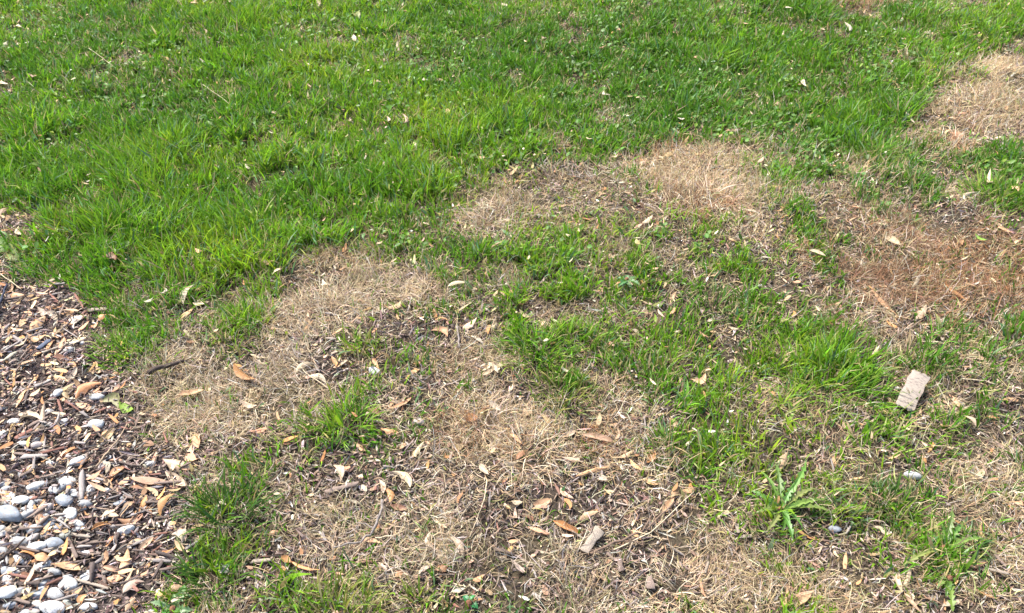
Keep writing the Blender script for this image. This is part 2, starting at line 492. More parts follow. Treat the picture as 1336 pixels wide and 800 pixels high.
def scatter(n_per_m2, which, xr=(-3.7, 3.7), yr=(.3, 5.3), outd=.4, clump=0.0, cs=30, seed=0):
    r = np.random.default_rng(1000 + seed)
    area = (xr[1] - xr[0]) * (yr[1] - yr[0])
    n = int(area * n_per_m2)
    x = r.uniform(*xr, n); y = r.uniform(*yr, n)
    inn = in_view(x, y)
    keep = inn | (r.random(n) < outd)
    x, y, inn = x[keep], y[keep], inn[keep]
    n = len(x)
    f = fields(x, y)
    w = which(f)
    if clump:
        w = w * np.clip(1 + clump * (fbm(x * cs, y * cs, 200 + seed, 2) - .5) * 4, .05, 2)
    keep = r.random(n) < w
    x, y = x[keep], y[keep]
    f = [a[keep] for a in f]
    return x, y, f, inn[keep], r

# ---- green lawn grass
x, y, (g, d, m, ru, lu), inn, r = scatter(25000, lambda f: np.clip(f[0], 0, 1) * .92, clump=.85, cs=18, seed=1, outd=.37, yr=(.3, 8.2), xr=(-4.6, 4.6))
n = len(x); gz = height(x, y)
hf = fbm(x * 3.2, y * 3.2, 91, 3); hf2 = fbm(x * 14, y * 14, 93, 2)
Lg = (.030 + .040 * np.clip(hf * 1.3 - .15, 0, 1) + .026 * lu) * (.45 + 1.1 * hf2) * r.uniform(.6, 1.35, n) * (.45 + .6 * g)
Wg = r.uniform(.0024, .0050, n) * np.where(inn, 1, 2.0) * (1 + .25 * (y > 2.6))
phi = fbm(x * 5, y * 5, 95, 2) * 14 + r.normal(0, 1.5, n)
th0 = np.abs(r.normal(.14, .24, n)) + .12 * (hf2 > .6)
kap = r.uniform(.1, 1.35, n)
hue = fbm(x * 1.7 + 9, y * 1.7, 97, 3) + r.normal(0, .12, n)
dark = np.array([.084, .198, .012]); mid = np.array([.136, .290, .014]); yel = np.array([.212, .335, .018])
k = np.clip((hue - .36) / .3 * .7 + lu * .42, 0, 1.15)[:, None]
c = np.where(k < .5, dark + (mid - dark) * k * 2, mid + (yel - mid) * (k - .5) * 2)
c = c * (1 + r.normal(0, .2, (n, 1))) * (1 + r.normal(0, .07, (n, 3)))
dead = r.random(n) < (.03 + .30 * d + .25 * (1 - g))
c[dead] = palette([(.40, .31, .16), (.27, .20, .09), (.34, .33, .12)], [4, 2, 3], int(dead.sum()), r)
wide = r.random(n) < .035 * (1 + 2 * (hf < .45))
Wg = np.where(wide, Wg * 2.1, Wg)
bluish = r.random(n) < .10
c[bluish] = palette([(.085, .19, .075), (.17, .28, .13), (.24, .33, .16)], [2, 2, 1], int(bluish.sum()), r)
tn = r.normal(0, .5, n); c = np.clip(c, .004, .7); rt = np.stack([x, y, gz - .002], 1); parts = []
for sel, sg in (((y < 2.2) & inn, 3), ((y >= 2.2) & inn, 2), (~inn, 1)):
    parts.append(blades(rt[sel], Lg[sel], Wg[sel], phi[sel], th0[sel], kap[sel], tn[sel], c[sel], gz=gz[sel], rnd=r, segs=sg))
v_, q_, t_, c_ = join(parts)
NG = n
link('lawn_grass', np_mesh('lawn_grass', v_, q_, t_, c_), M_GRASS, kind='stuff',
     label='green lawn grass thinning out towards the dead patches', cat='grass')

# ---- thatch and dead straw
parts = []
x, y, (g, d, m, ru, lu), inn, r = scatter(44000, lambda f: np.clip(f[1], 0, 1) * .74, clump=1.0, cs=7, seed=2, outd=.42)
n = len(x); gz = height(x, y)
erect = fbm(x * 6, y * 6, 131, 2)
up = r.random(n) < np.clip((erect - .46) * 2.6, 0.04, .7)
L = r.uniform(.018, .062, n) * np.where(up, 1.3, 1)
W = r.uniform(.0007, .0018, n) * np.where(inn, 1, 1.9) * (1 + .3 * (y > 2.4))
th0 = np.where(up, np.abs(r.normal(.3, .3, n)), r.uniform(1.0, 1.65, n))
kap = np.where(up, r.uniform(.2, 1.8, n), r.normal(0, .9, n))
ph = np.where(r.random(n) < .55, fbm(x * 4, y * 4, 139, 2) * 16 + r.normal(0, .55, n), r.uniform(0, 2 * math.pi, n))
tone = fbm(x * 3 + 4, y * 3, 133, 3)
c = palette([(.54, .395, .225), (.65, .51, .32), (.38, .255, .14), (.24, .165, .11), (.40, .36, .15), (.62, .54, .46)], [4.5, 4.5, 2.8, 2.4, 1.0, 2.4], n, r, .16)
rr = (r.random(n) < ru * .74)
c[rr] = palette([(.33, .155, .068), (.41, .235, .12), (.20, .095, .05)], [3, 3, 2], int(rr.sum()), r)
gy_ = sstep(.42, .62, fbm(x * 2.2 + 20, y * 2.2, 137, 2) + .25 * (1.9 - y).clip(-1, .6))[:, None] * .18
c = c * (1 - gy_) + gy_ * (c.mean(1, keepdims=True) * np.array([[1.10, .99, .86]]))
c = c * (.66 + .48 * tone)[:, None]
z0 = gz + r.uniform(-.001, .014, n) * np.where(up, .1, 1) * (.4 + .6 * d)
tn = r.normal(0, 1.3, n); c = np.clip(c, .01, .7); rt = np.stack([x, y, z0], 1)
s3 = (y < 1.9) & inn & (L > .034)
for sel, sg in ((s3, 3), (~s3 & inn, 2), (~inn, 1)):
    parts.append(blades(rt[sel], L[sel], W[sel], ph[sel], th0[sel], kap[sel], tn[sel], c[sel], gz=gz[sel], rnd=r, segs=sg))
NS = n
# short broken bits on the bare soil
x, y, (g, d, m, ru, lu), inn, r = scatter(14000, lambda f: np.clip(1 - f[0] - f[2], 0, 1) * .8, clump=.8, cs=6, seed=21, outd=.12)
n = len(x); gz = height(x, y)
c = palette([(.40, .31, .20), (.27, .20, .13), (.52, .44, .33), (.16, .115, .085), (.33, .20, .11)], [4, 3, 3, 3, 1.2], n, r)
parts.append(blades(np.stack([x, y, gz + r.uniform(-.001, .006, n)], 1), r.uniform(.006, .024, n), r.uniform(.001, .0028, n), r.uniform(0, 6.28, n),
                    r.uniform(1.25, 1.75, n), r.normal(0, .6, n), r.normal(0, .8, n), c, segs=2, gz=gz, rnd=r))
# brown thatch between the green blades
x, y, (g, d, m, ru, lu), inn, r = scatter(5200, lambda f: f[0] * .8, seed=3, outd=.3)
n = len(x); gz = height(x, y)
c = palette([(.36, .29, .15), (.22, .17, .09), (.46, .40, .25), (.30, .30, .11)], [3, 3, 1.5, 2], n, r)
parts.append(blades(np.stack([x, y, gz + r.uniform(0, .018, n)], 1), r.uniform(.015, .05, n), r.uniform(.0012, .0026, n), r.uniform(0, 6.28, n),
                    r.uniform(.5, 1.6, n), r.normal(0, .8, n), r.normal(0, 1, n), c, gz=gz, rnd=r))
link('dead_grass', np_mesh('dead_grass', *(lambda a: (a[0], a[1], a[2], a[3]))(join(parts))), M_STRAW, kind='stuff',
     label='tangled tan dead grass matted over the bare patches', cat='dead grass')

# ---- low broad-leaved ground cover in the lawn
x, y, (g, d, m, ru, lu), inn, r = scatter(1900, lambda f: np.clip(f[0] - .35, 0, 1), clump=1.5, cs=3.2, seed=4, outd=.4, yr=(2.0, 5.3))
n = len(x); gz = height(x, y)
sz = r.uniform(.004, .0095, n); ph = r.uniform(0, 6.28, n); tl = r.normal(0, .45, (n, 2))
ang = np.arange(6) / 6 * 2 * math.pi
ring = np.stack([np.cos(ang) * np.array([1.25, .8, .8, 1.0, .8, .8]), np.sin(ang)], 1)
cx = ring[None, :, 0] * sz[:, None]; cy = ring[None, :, 1] * sz[:, None] * .8
lx = cx * np.cos(ph)[:, None] - cy * np.sin(ph)[:, None]; ly = cx * np.sin(ph)[:, None] + cy * np.cos(ph)[:, None]
lz = lx * tl[:, :1] + ly * tl[:, 1:] + np.abs(cy) * .35
hz = gz + r.uniform(.012, .042, n)
vv = np.stack([x[:, None] + lx, y[:, None] + ly, hz[:, None] + lz], 2).reshape(-1, 3)
b = (np.arange(n) * 6)[:, None]
qq = np.concatenate([b + np.array([[0, 1, 2, 3]]), b + np.array([[0, 3, 4, 5]])], 0)
c = palette([(.085, .185, .026), (.12, .23, .04), (.16, .26, .08), (.18, .27, .03)], [3, 3, 1.2, 1], n, r)
link('clover_cover', np_mesh('clover_cover', vv, qq, None, np.repeat(c, 6, 0)), M_GRASS, kind='stuff',
     label='small round clover leaves mixed through the lawn', cat='ground cover')

# ---- wood mulch fragments (too small to count)
def splinters(x, y, z, L, W, H, ph, tilt, roll, c, r):
    n = len(x)
    s = np.array([[-1, -.5, -.2], [-1, .35, -.3], [-.55, .1, 1], [.6, .05, .8], [1, .45, -.2], [1, -.3, -.3], [.1, -1, 0], [-.1, 1, 0]])
    P = s[None] * (1 + r.normal(0, .22, (n, 8, 3)))
    P = P * np.stack([L / 2, W / 2, H / 2], 1)[:, None]
    cr, sr = np.cos(roll)[:, None], np.sin(roll)[:, None]
    a = P[..., 1] * cr - P[..., 2] * sr; bz = P[..., 1] * sr + P[..., 2] * cr
    ct, st = np.cos(tilt)[:, None], np.sin(tilt)[:, None]
    ax = P[..., 0] * ct - bz * st; az = P[..., 0] * st + bz * ct
    cp, sp = np.cos(ph)[:, None], np.sin(ph)[:, None]
    X = ax * cp - a * sp + x[:, None]; Y = ax * sp + a * cp + y[:, None]; Z = az + z[:, None]
    V = np.stack([X, Y, Z], 2).reshape(-1, 3)
    f = np.array([[0, 6, 2], [2, 6, 3], [3, 6, 5], [3, 5, 4], [2, 3, 7], [3, 4, 7], [0, 2, 1], [1, 2, 7]])
    T = ((np.arange(n) * 8)[:, None, None] + f[None]).reshape(-1, 3)
    return V, None, T, np.repeat(c, 8, 0)

parts = []
MCOL = [(.160, .115, .093), (.225, .170, .140), (.315, .255, .215), (.090, .062, .050), (.185, .105, .080), (.42, .365, .32), (.050, .040, .037)]
x, y, (g, d, m, ru, lu), inn, r = scatter(23000, lambda f: f[2], xr=(-2.6, -.2), yr=(.3, 2.9), seed=5, outd=.3)
n = len(x); gz = height(x, y)
parts.append(splinters(x, y, gz + r.uniform(-.002, .014, n), r.lognormal(math.log(.014), .5, n).clip(.005, .04), r.uniform(.0018, .006, n), r.uniform(.001, .004, n),
                       r.normal(.4, 1.0, n), r.normal(0, .25, n), r.uniform(0, 6.28, n), palette(MCOL, [4, 4, 3, 2.5, 2, 1.8, 1.2], n, r), r))
x, y, (g, d, m, ru, lu), inn, r = scatter(15500, lambda f: np.clip(1 - f[0] - f[2], 0, 1) * np.clip(1.15 - f[1], 0, 1) ** 1.5, seed=6, outd=.15, clump=.6, cs=5)
n = len(x); gz = height(x, y)
parts.append(splinters(x, y, gz + r.uniform(-.001, .008, n), r.lognormal(math.log(.015), .5, n).clip(.005, .045), r.uniform(.002, .006, n), r.uniform(.001, .004, n),
                       r.uniform(0, 6.28, n), r.normal(0, .25, n), r.uniform(0, 6.28, n), palette(MCOL, [4, 4, 3, 3, 2, 1.5, 1.5], n, r), r))
a = join(parts); NM = len(a[0]) // 8
link('mulch_fragments', np_mesh('mulch_fragments', *a), M_CHIPSTUFF, kind='stuff',
     label='fine brown wood mulch crumbs covering the bare soil', cat='mulch')

# ------------------------------------------------------------------ where a thing rests
def zone(x, y):
    g, d, m, ru, lu = [float(a[0]) for a in fields(np.array([x]), np.array([y]))]
    if m > .45: return 'mulch', .010
    if g > .55: return 'lawn', .030
    if d > .5: return 'straw', .013
    return 'sparse', .009
def zone_px(u, v):
    p = ground(u, v); return zone(p.x, p.y)

PLACE = {'mulch': 'on the wood mulch', 'lawn': 'caught in the green lawn', 'straw': 'on matted dead grass', 'sparse': 'on bare soil among thin grass'}

# ------------------------------------------------------------------ fallen leaves
def leaf_mesh(i):
    r = np.random.default_rng(500 + i)
    ns = 9
    s = np.linspace(0, 1, ns)
    sick = r.uniform(.02, .24) * (1 if i % 2 else -1) * (.3 if i % 3 == 0 else 1); curl = r.uniform(-.14, .22); tw = r.uniform(-.9, .9); cup = r.uniform(.15, .8) * r.choice([-1, 1])
    half = .5 * (np.sin(math.pi * s ** r.uniform(.7, 1.15)) ** r.uniform(.65, 1.0))
    half *= (1 + r.normal(0, .10, ns)) * r.uniform(.75, 1.2); half[0] = .03; half[-1] = .015
    cx = s - .5 - .08 * np.abs(sick); cy = sick * (4 * (s - .5) ** 2 - .5); cz = curl * (2 * (s - .5)) ** 2 + r.normal(0, .012, ns)
    V = []
    for k in range(ns):
        a = tw * (s[k] - .5)
        for e in (-1, -.5, 0, .5, 1):
            yy = half[k] * e * .26; zz = cup * half[k] * .30 * e * e + r.normal(0, .006)
            V.append((cx[k], cy[k] + yy * math.cos(a), cz[k] + zz + yy * math.sin(a)))
    V = np.array(V); V[:, 2] -= np.percentile(V[:, 2], 12)
    Q = np.array([[k * 5 + j, k * 5 + j + 1, k * 5 + 6 + j, k * 5 + 5 + j] for k in range(ns - 1) for j in range(4)])
    return np_mesh('fallen_leaf', V, Q, None, None, True)
ITEMS = []
LEAF = [leaf_mesh(i) for i in range(28)]
LCOL = {'o': [(.56, .28, .12), (.48, .23, .09), (.54, .31, .15)], 'p': [(.62, .37, .21), (.56, .33, .175), (.50, .32, .20)], 'c': [(.60, .47, .31), (.56, .42, .28), (.52, .42, .30)],
        'b': [(.30, .155, .080), (.24, .12, .065)], 'w': [(.60, .52, .38), (.58, .47, .34)], 't': [(.44, .31, .18), (.40, .27, .14)],
        'y': [(.50, .42, .17), (.46, .40, .2)]}
LWORD = {'o': 'orange', 'p': 'peach tan', 'c': 'cream', 'b': 'dark rusty brown', 'w': 'bleached whitish', 't': 'dull tan', 'y': 'yellowish'}
leaf_n = 0
def leaf(u1, v1, u2, v2, wpx, code, label=None, group=True):
    global leaf_n
    zn, lift = zone_px((u1 + u2) / 2, (v1 + v2) / 2)
    lift *= random.uniform(.6, 1.25)
    a = ground(u1, v1, lift); b = ground(u2, v2, lift)
    mid_ = (a + b) / 2; dv = b - a
    Ln = max(dv.length, .012)
    tiltup = 0.0
    if Ln > .085:                       # foreshortened ones stand up a little instead of being long
        tiltup = math.acos(.085 / Ln) * .5; Ln = .085
    wm = wpx / px_per_m((u1 + u2) / 2, (v1 + v2) / 2)
    o = link('fallen_leaf', LEAF[random.randrange(28)], M_LEAF)
    asp = min(max(wm / .26 * 1.15, Ln * .55), Ln * 3.0)
    o.scale = (Ln * 1.12, asp * random.choice((1, -1)) if False else asp, Ln * random.uniform(.7, 1.2))
    yaw = math.atan2(dv.y, dv.x) + (math.pi if random.random() < .5 else 0)
    sl = math.asin(max(-1, min(1, dv.z / max(dv.length, 1e-4)))) * (1 if math.cos(yaw - math.atan2(dv.y, dv.x)) > 0 else -1)
    o.rotation_euler = (random.gauss(0, .28), -sl - tiltup * random.choice((-1, 1)) + random.gauss(0, .12), yaw)
    o.location = mid_
    c = random.choice(LCOL[code]); j = random.uniform(.82, 1.12)
    o.color = (min(c[0] * j, .8), min(c[1] * j * random.uniform(.94, 1.06), .8), c[2] * j, 1)
    o['category'] = 'leaf'
    if label:
        o['label'] = label
    else:
        size = 'small' if Ln < .034 else ('long' if Ln > .06 else 'curled')
        o['label'] = f'{size} {LWORD[code]} fallen leaf {PLACE[zn]}'
        o['group'] = 'fallen leaves ' + PLACE[zn]; ITEMS.append((o, 'leaf', o['label'], f'{LWORD[code]} leaf'))
    leaf_n += 1
    return o

NEAR_LEAVES = [
 (143,624,164,608,10,'o'),(118,618,146,635,9,'p'),(155,633,168,624,7,'p'),(170,627,227,630,12,'p'),(172,635,193,638,9,'b'),(218,617,244,635,9,'c'),
 (215,602,248,611,13,'c'),(247,584,256,605,12,'p'),(250,566,260,584,11,'p'),(130,663,154,675,8,'c'),(158,674,176,654,7,'p'),(157,681,184,672,9,'p'),
 (182,666,192,648,8,'o'),(206,671,224,645,9,'o'),(140,707,153,698,11,'c'),(153,760,168,723,10,'p'),(161,774,185,750,14,'c'),(181,717,200,702,6,'p'),
 (215,776,237,765,9,'p'),(163,797,175,782,7,'p'),(228,695,240,704,12,'w'),(238,689,245,675,5,'c'),(103,788,112,776,8,'o'),(100,659,112,663,7,'o'),
 (49,685,57,654,10,'p'),(8,692,30,685,12,'c'),(30,682,41,687,8,'b'),(28,720,45,725,9,'o'),(46,726,65,730,10,'o'),(62,728,86,710,5,'t'),(72,737,107,745,11,'p'),
 (26,751,50,753,14,'b'),(20,780,41,769,8,'c'),(136,602,139,618,7,'w'),(0,654,15,650,9,'t'),
 (36,439,58,441,8,'p'),(8,448,13,438,6,'t'),(20,453,37,443,6,'c'),(70,465,85,443,8,'p'),(89,448,106,438,6,'c'),(76,467,95,471,11,'b'),(60,482,73,470,7,'c'),
 (4,471,22,459,6,'w'),(63,493,90,497,8,'p'),(74,500,103,484,7,'c'),(84,520,97,502,12,'t'),(97,519,128,500,12,'o'),(101,527,121,535,9,'p'),(22,529,34,510,8,'p'),
 (27,545,55,549,9,'c'),(54,551,58,532,6,'c'),(11,578,18,558,7,'t'),(130,578,148,560,7,'t'),(118,484,135,484,7,'p'),
 (0,280,10,271,7,'t'),(7,287,17,281,6,'p'),(22,297,31,307,7,'c'),(93,426,109,411,12,'w'),(11,384,31,387,8,'p'),(10,386,18,372,7,'p'),(64,408,75,422,9,'c'),
 (39,431,58,415,12,'p'),(26,426,36,416,8,'p'),(82,411,97,404,8,'o'),(75,437,84,422,7,'c'),(52,404,61,413,7,'c'),(128,417,138,411,7,'o'),
 (236,395,250,374,9,'c'),(250,396,272,395,9,'c'),(235,414,251,405,7,'p'),(187,396,199,389,6,'w'),(235,516,265,510,7,'p'),(316,526,335,532,8,'c'),
 (212,550,227,539,7,'c'),(340,338,350,347,8,'t'),(355,356,366,352,5,'c'),(585,372,605,368,6,'c'),(605,429,622,418,8,'c'),(612,438,629,447,6,'w'),(566,429,585,438,8,'p'),
 (435,467,440,481,6,'o'),(442,467,452,475,8,'c'),(432,461,445,458,5,'c'),(539,475,549,472,6,'o'),(631,484,640,475,8,'c'),(384,487,409,472,7,'c'),(507,403,524,395,7,'p'),
 (404,490,427,498,7,'w'),(508,536,536,519,7,'p'),(511,527,530,518,5,'c'),(498,561,520,565,8,'o'),(522,586,529,578,5,'p'),(541,599,551,579,7,'c'),
 (496,626,501,642,8,'c'),(502,635,511,655,7,'o'),(438,606,447,627,9,'c'),(466,620,474,627,5,'c'),(472,633,478,641,6,'c'),(463,579,473,590,7,'p'),(390,547,399,543,7,'c'),
 (558,698,567,720,9,'c'),(588,700,606,726,8,'c'),(568,718,586,733,9,'c'),(568,744,584,738,11,'b'),(516,752,526,746,7,'o'),(590,772,606,768,6,'w'),
 (510,660,530,664,8,'b'),(350,698,366,693,6,'p'),(284,659,294,656,7,'w'),(340,650,350,649,6,'y'),(357,643,364,645,5,'c'),(252,669,263,671,6,'w'),(368,727,380,734,8,'o'),
 (638,524,654,536,6,'w'),(626,605,637,620,7,'c'),(730,635,745,652,9,'c'),(668,655,681,656,7,'c'),(696,659,717,653,8,'p'),(609,543,623,546,8,'o'),(707,541,716,558,7,'t'),
 (735,571,749,562,7,'c'),(681,546,696,534,7,'t'),(592,585,604,581,7,'t'),(674,600,686,587,8,'b'),(658,606,674,603,6,'c'),(690,690,718,696,6,'p'),
 (682,672,696,680,8,'b'),(756,677,780,668,9,'p'),(618,758,631,752,8,'o'),(634,768,642,776,7,'t'),(708,764,716,776,7,'p'),
 (874,546,888,560,8,'t'),(890,641,908,637,9,'p'),(864,668,878,652,9,'p'),(876,652,884,634,8,'t'),(840,626,860,632,8,'p'),(844,604,854,592,9,'o'),(822,602,840,615,6,'p'),
 (752,620,792,611,6,'p'),(780,624,792,627,7,'c'),(760,566,800,576,7,'p'),(806,597,828,590,5,'t'),
 (1241,512,1250,536,8,'p'),(1258,543,1273,555,7,'c'),(1227,548,1234,560,6,'p'),(1285,441,1297,440,7,'w'),(1137,472,1146,453,6,'w'),(1199,594,1209,603,6,'o'),
 (1270,624,1284,613,8,'c'),(1320,657,1336,653,7,'p'),(1253,736,1267,729,9,'c'),(1263,738,1284,737,7,'p'),(1177,771,1187,744,7,'c'),(1180,776,1199,798,9,'p'),
 (1170,748,1176,770,6,'c'),(1230,791,1254,783,8,'c'),(1127,725,1151,722,7,'t'),(1142,686,1160,700,8,'c'),
 (1248,237,1258,245,9,'c'),(1256,261,1269,253,6,'w'),(1290,229,1293,243,6,'c'),(1321,243,1329,249,7,'p'),(1156,306,1174,321,7,'c'),(1190,376,1200,358,6,'c'),
 (1137,384,1169,408,8,'p'),(1195,418,1208,400,8,'c'),(1232,366,1256,392,7,'o'),(1256,393,1266,386,5,'c'),(1282,437,1298,445,7,'w'),(1056,327,1077,332,5,'c'),
 (1182,148,1193,159,6,'c'),(1242,174,1253,182,7,'p'),(829,313,838,320,7,'y'),(875,395,882,381,6,'p'),(858,404,866,414,5,'c'),(838,408,852,407,6,'p'),(922,420,932,413,6,'w'),
 (912,434,924,440,6,'p'),(824,430,834,436,6,'w'),(905,497,922,492,8,'p'),(642,406,650,400,6,'y'),(636,427,648,424,6,'c'),(632,490,645,474,7,'c'),(638,472,650,486,6,'c'),(950,426,962,430,6,'w'),
 (866,207,880,195,8,'t'),(835,216,845,210,6,'c'),(796,206,806,203,4,'c'),(950,172,968,170,5,'w'),(780,256,790,252,6,'p'),(760,283,770,288,7,'o'),(838,292,850,285,7,'c'),(828,297,838,293,6,'p'),
 (988,212,996,206,5,'c'),(664,217,674,224,5,'y'),(692,222,696,215,5,'y'),(1018,612,1026,592,9,'p'),(1040,790,1058,776,8,'t'),(1020,796,1028,770,7,'t')]
SPECIAL_LEAVES = [
 (133,334,153,337,12,'b','brown curled leaf lodged at the lush lawn edge above the mulch'),
 (305,482,330,498,12,'o','broad orange leaf lying on tan dead grass right of the dark stick'),
 (516,615,538,635,9,'c','strongly bent crescent leaf on dark soil below the lone bright tuft'),
 (546,748,564,738,8,'w','smooth whitish oval leaf beside a small yellowed grass tuft'),
 (482,534,496,541,9,'b','dark rust leaf touching the right side of the lone bright tuft'),
 (380,735,414,745,9,'o','long orange brown leaf beside the flat grey wood chip in grass'),
 (722,683,758,698,8,'o','vivid orange twisted leaf left of the thick squared wood chip'),
 (694,666,718,656,9,'p','two toned hooked leaf on dark soil above the vivid orange leaf'),
 (1158,517,1170,531,9,'t','curled tan leaf tucked against the birch bark strip')]
LAWN_FLECKS = [(518,57,522,72),(461,47,463,55),(583,142,587,152),(528,152,530,161),(506,152,508,161),(624,166,629,173),(570,103,577,106),(552,103,557,104),(492,104,496,107),
 (430,112,434,118),(401,110,405,116),(413,0,415,8),(707,47,713,50),(655,5,662,8),(805,38,810,40),(540,186,543,193),(498,216,506,212),(511,203,514,210),(622,205,632,207),
 (18,34,28,37),(0,105,8,110),(9,126,19,120),(39,98,47,101),(164,84,176,81),(182,54,187,60),(209,11,219,13),(254,0,256,6),(340,17,347,21),(358,26,362,36),(259,186,263,195),
 (80,160,87,166),(142,110,146,116),(298,1,303,2),(397,156,400,163),(55,54,60,57),(23,56,28,58),(803,37,809,39),(1026,8,1032,11),(970,29,976,32),(1104,31,1110,41),(1071,37,1076,39),
 (1047,105,1051,112),(1135,110,1139,115),(1177,56,1183,58),(1206,44,1214,40),(1196,19,1208,17),(948,172,960,169),(1187,11,1193,13),(1237,38,1243,39),(886,154,894,157),
 (256,326,262,330),(420,366,430,372),(355,145,360,150),(690,90,694,97),(905,75,912,78),(985,120,990,127),(760,60,766,62),(320,215,326,220)]
for a in NEAR_LEAVES: leaf(*a)
for a in SPECIAL_LEAVES: leaf(*a[:6], label=a[6])
for i, (a, b, c_, d_) in enumerate(LAWN_FLECKS): leaf(a, b, c_, d_, 4 + (i % 3), 'cwpc'[i % 4])
rl = random.Random(4)
while leaf_n < 298:
    if rl.random() < .35:
        u, v = rl.uniform(0, 230), rl.uniform(365, 800)
    else:
        u, v = rl.uniform(0, 1336), rl.uniform(0, 190)
    zn = zone_px(u, v)[0]
    if zn not in ('mulch', 'lawn'): continue
    s = px_per_m(u, v); an = rl.uniform(0, math.pi); ln_ = rl.uniform(.02, .045) * s
    leaf(u, v, u + math.cos(an) * ln_, v + math.sin(an) * ln_ * .6, rl.uniform(.007, .014) * s, rl.choice('ptcpow') if zn == 'mulch' else rl.choice('cwcpt'))

# uncounted leaf crumbs and husks
parts = []
x, y, (g, d, m, ru, lu), inn, r = scatter(1300, lambda f: np.clip(f[2] * 1.0 + (1 - f[0]) * .30 + f[0] * .17, 0, 1), seed=8, outd=.5)
n = len(x); gz = height(x, y)
zz = gz + .006 + .03 * (g > .5) * r.random(n)
c = palette([(.58, .40, .25), (.64, .52, .36), (.44, .24, .11), (.36, .25, .15), (.66, .6, .48)], [4, 3, 2, 2, 1.5], n, r)
parts.append(blades(np.stack([x, y, zz], 1), r.uniform(.008, .026, n), r.uniform(.003, .008, n), r.uniform(0, 6.28, n), r.uniform(1.1, 1.9, n), r.normal(0, .7, n),
                    r.normal(0, .6, n), c, yaw=r.normal(0, .3, n), gz=gz, rnd=r))
x, y, (g, d, m, ru, lu), inn, r = scatter(520, lambda f: np.clip(f[2] * 1.0 + (1 - f[0]) * .12, 0, 1), seed=28, outd=.5)
n = len(x); gz = height(x, y)
c = palette([(.60, .36, .20), (.62, .47, .30), (.50, .26, .11), (.34, .21, .12)], [4, 3, 2.4, 1.5], n, r)
parts.append(blades(np.stack([x, y, gz + r.uniform(.006, .014, n)], 1), r.uniform(.022, .046, n), r.uniform(.006, .012, n), r.uniform(0, 6.28, n), r.uniform(1.3, 1.8, n),
                    r.normal(0, .45, n), r.normal(0, .9, n), c, yaw=r.normal(0, .2, n), gz=gz, rnd=r, segs=4))
link('leaf_litter', np_mesh('leaf_litter', *join(parts)), M_STRAW, kind='stuff', label='small torn scraps of dry leaves strewn over the ground', cat='leaf litter')

# ------------------------------------------------------------------ pebbles
import bmesh
def pebble_mesh(i):
    r = np.random.default_rng(800 + i)
    bm = bmesh.new(); bmesh.ops.create_icosphere(bm, subdivisions=3, radius=1)
    ax = np.array([1, r.uniform(.68, .9), r.uniform(.42, .62)])
    dirs = r.normal(0, 1, (7, 3)); dirs /= np.linalg.norm(dirs, axis=1)[:, None]; cut = r.uniform(.60, .86, 7)
    for v in bm.verts:
        p = np.array(v.co)
        for dd, cc in zip(dirs, cut):
            e = p @ dd - cc
            if e > 0: p = p - dd * e * .62
        p = p * (1 + .05 * math.sin(p[0] * 3 + i) * math.cos(p[1] * 4 - i) + .035 * math.sin(p[2] * 7 + p[0] * 5 + i) + .02 * math.sin(p[1] * 13 + p[0] * 9 + 2 * i))
        v.co = p * ax
    me = bpy.data.meshes.new('pebble'); bm.to_mesh(me); bm.free()
    for p in me.polygons: p.use_smooth = True
    return me
PEB = [pebble_mesh(i) for i in range(14)]
PCOL = {'w': (.55, .545, .52), 'g': (.25, .275, .305), 'p': (.38, .33, .305), 'k': (.36, .365, .36), 'e': (.34, .35, .29), 's': (.13, .15, .19)}
PWORD = {'w': 'white', 'g': 'blue grey', 'p': 'pinkish grey', 'k': 'light grey', 'e': 'greenish grey', 's': 'dark slate'}
peb_n = 0
def pebble(u, v, rx, ry, code, label=None):
    global peb_n
    s = px_per_m(u, v); a = rx / s; b_ = ry / s
    p = ground(u, v + ry * .3)
    o = link('pebble', PEB[(peb_n * 5 + 3) % 14], M_STONE)
    sx = max(a, b_ * .8) * 1.28
    o.scale = (sx, min(max(b_ * 1.25, sx * .65), sx * 1.1), sx * random.uniform(.85, 1.1))
    o.rotation_euler = (random.gauss(0, .2), random.gauss(0, .2), random.gauss(0, .4) + (math.pi / 2 if ry > rx * 1.15 else 0))
    o.location = (p.x, p.y, p.z + sx * .32)
    c = PCOL[code]; j = random.uniform(.86, 1.12)
    o.color = (c[0] * j, c[1] * j, c[2] * j, 1)
    o['category'] = 'pebble'
    ar = rx * ry; big = 'large' if ar > 95 else 'medium' if ar > 45 else 'small' if ar > 18 else 'tiny'
    shp = 'upright' if ry > rx * 1.15 else 'long' if rx > ry * 1.55 else 'round'
    zn = zone_px(u, v)[0]
    pl = 'in the mulch' if zn == 'mulch' else ('in the sparse grass')
    o['label'] = label or f"{big} {shp} {PWORD[code]} pebble {pl}"
    if not label:
        o['group'] = 'pebbles scattered in the mulch bed' if zn == 'mulch' else 'pebbles in the grass'; ITEMS.append((o, 'pebble', o['label'], f'{PWORD[code]} pebble'))
    peb_n += 1
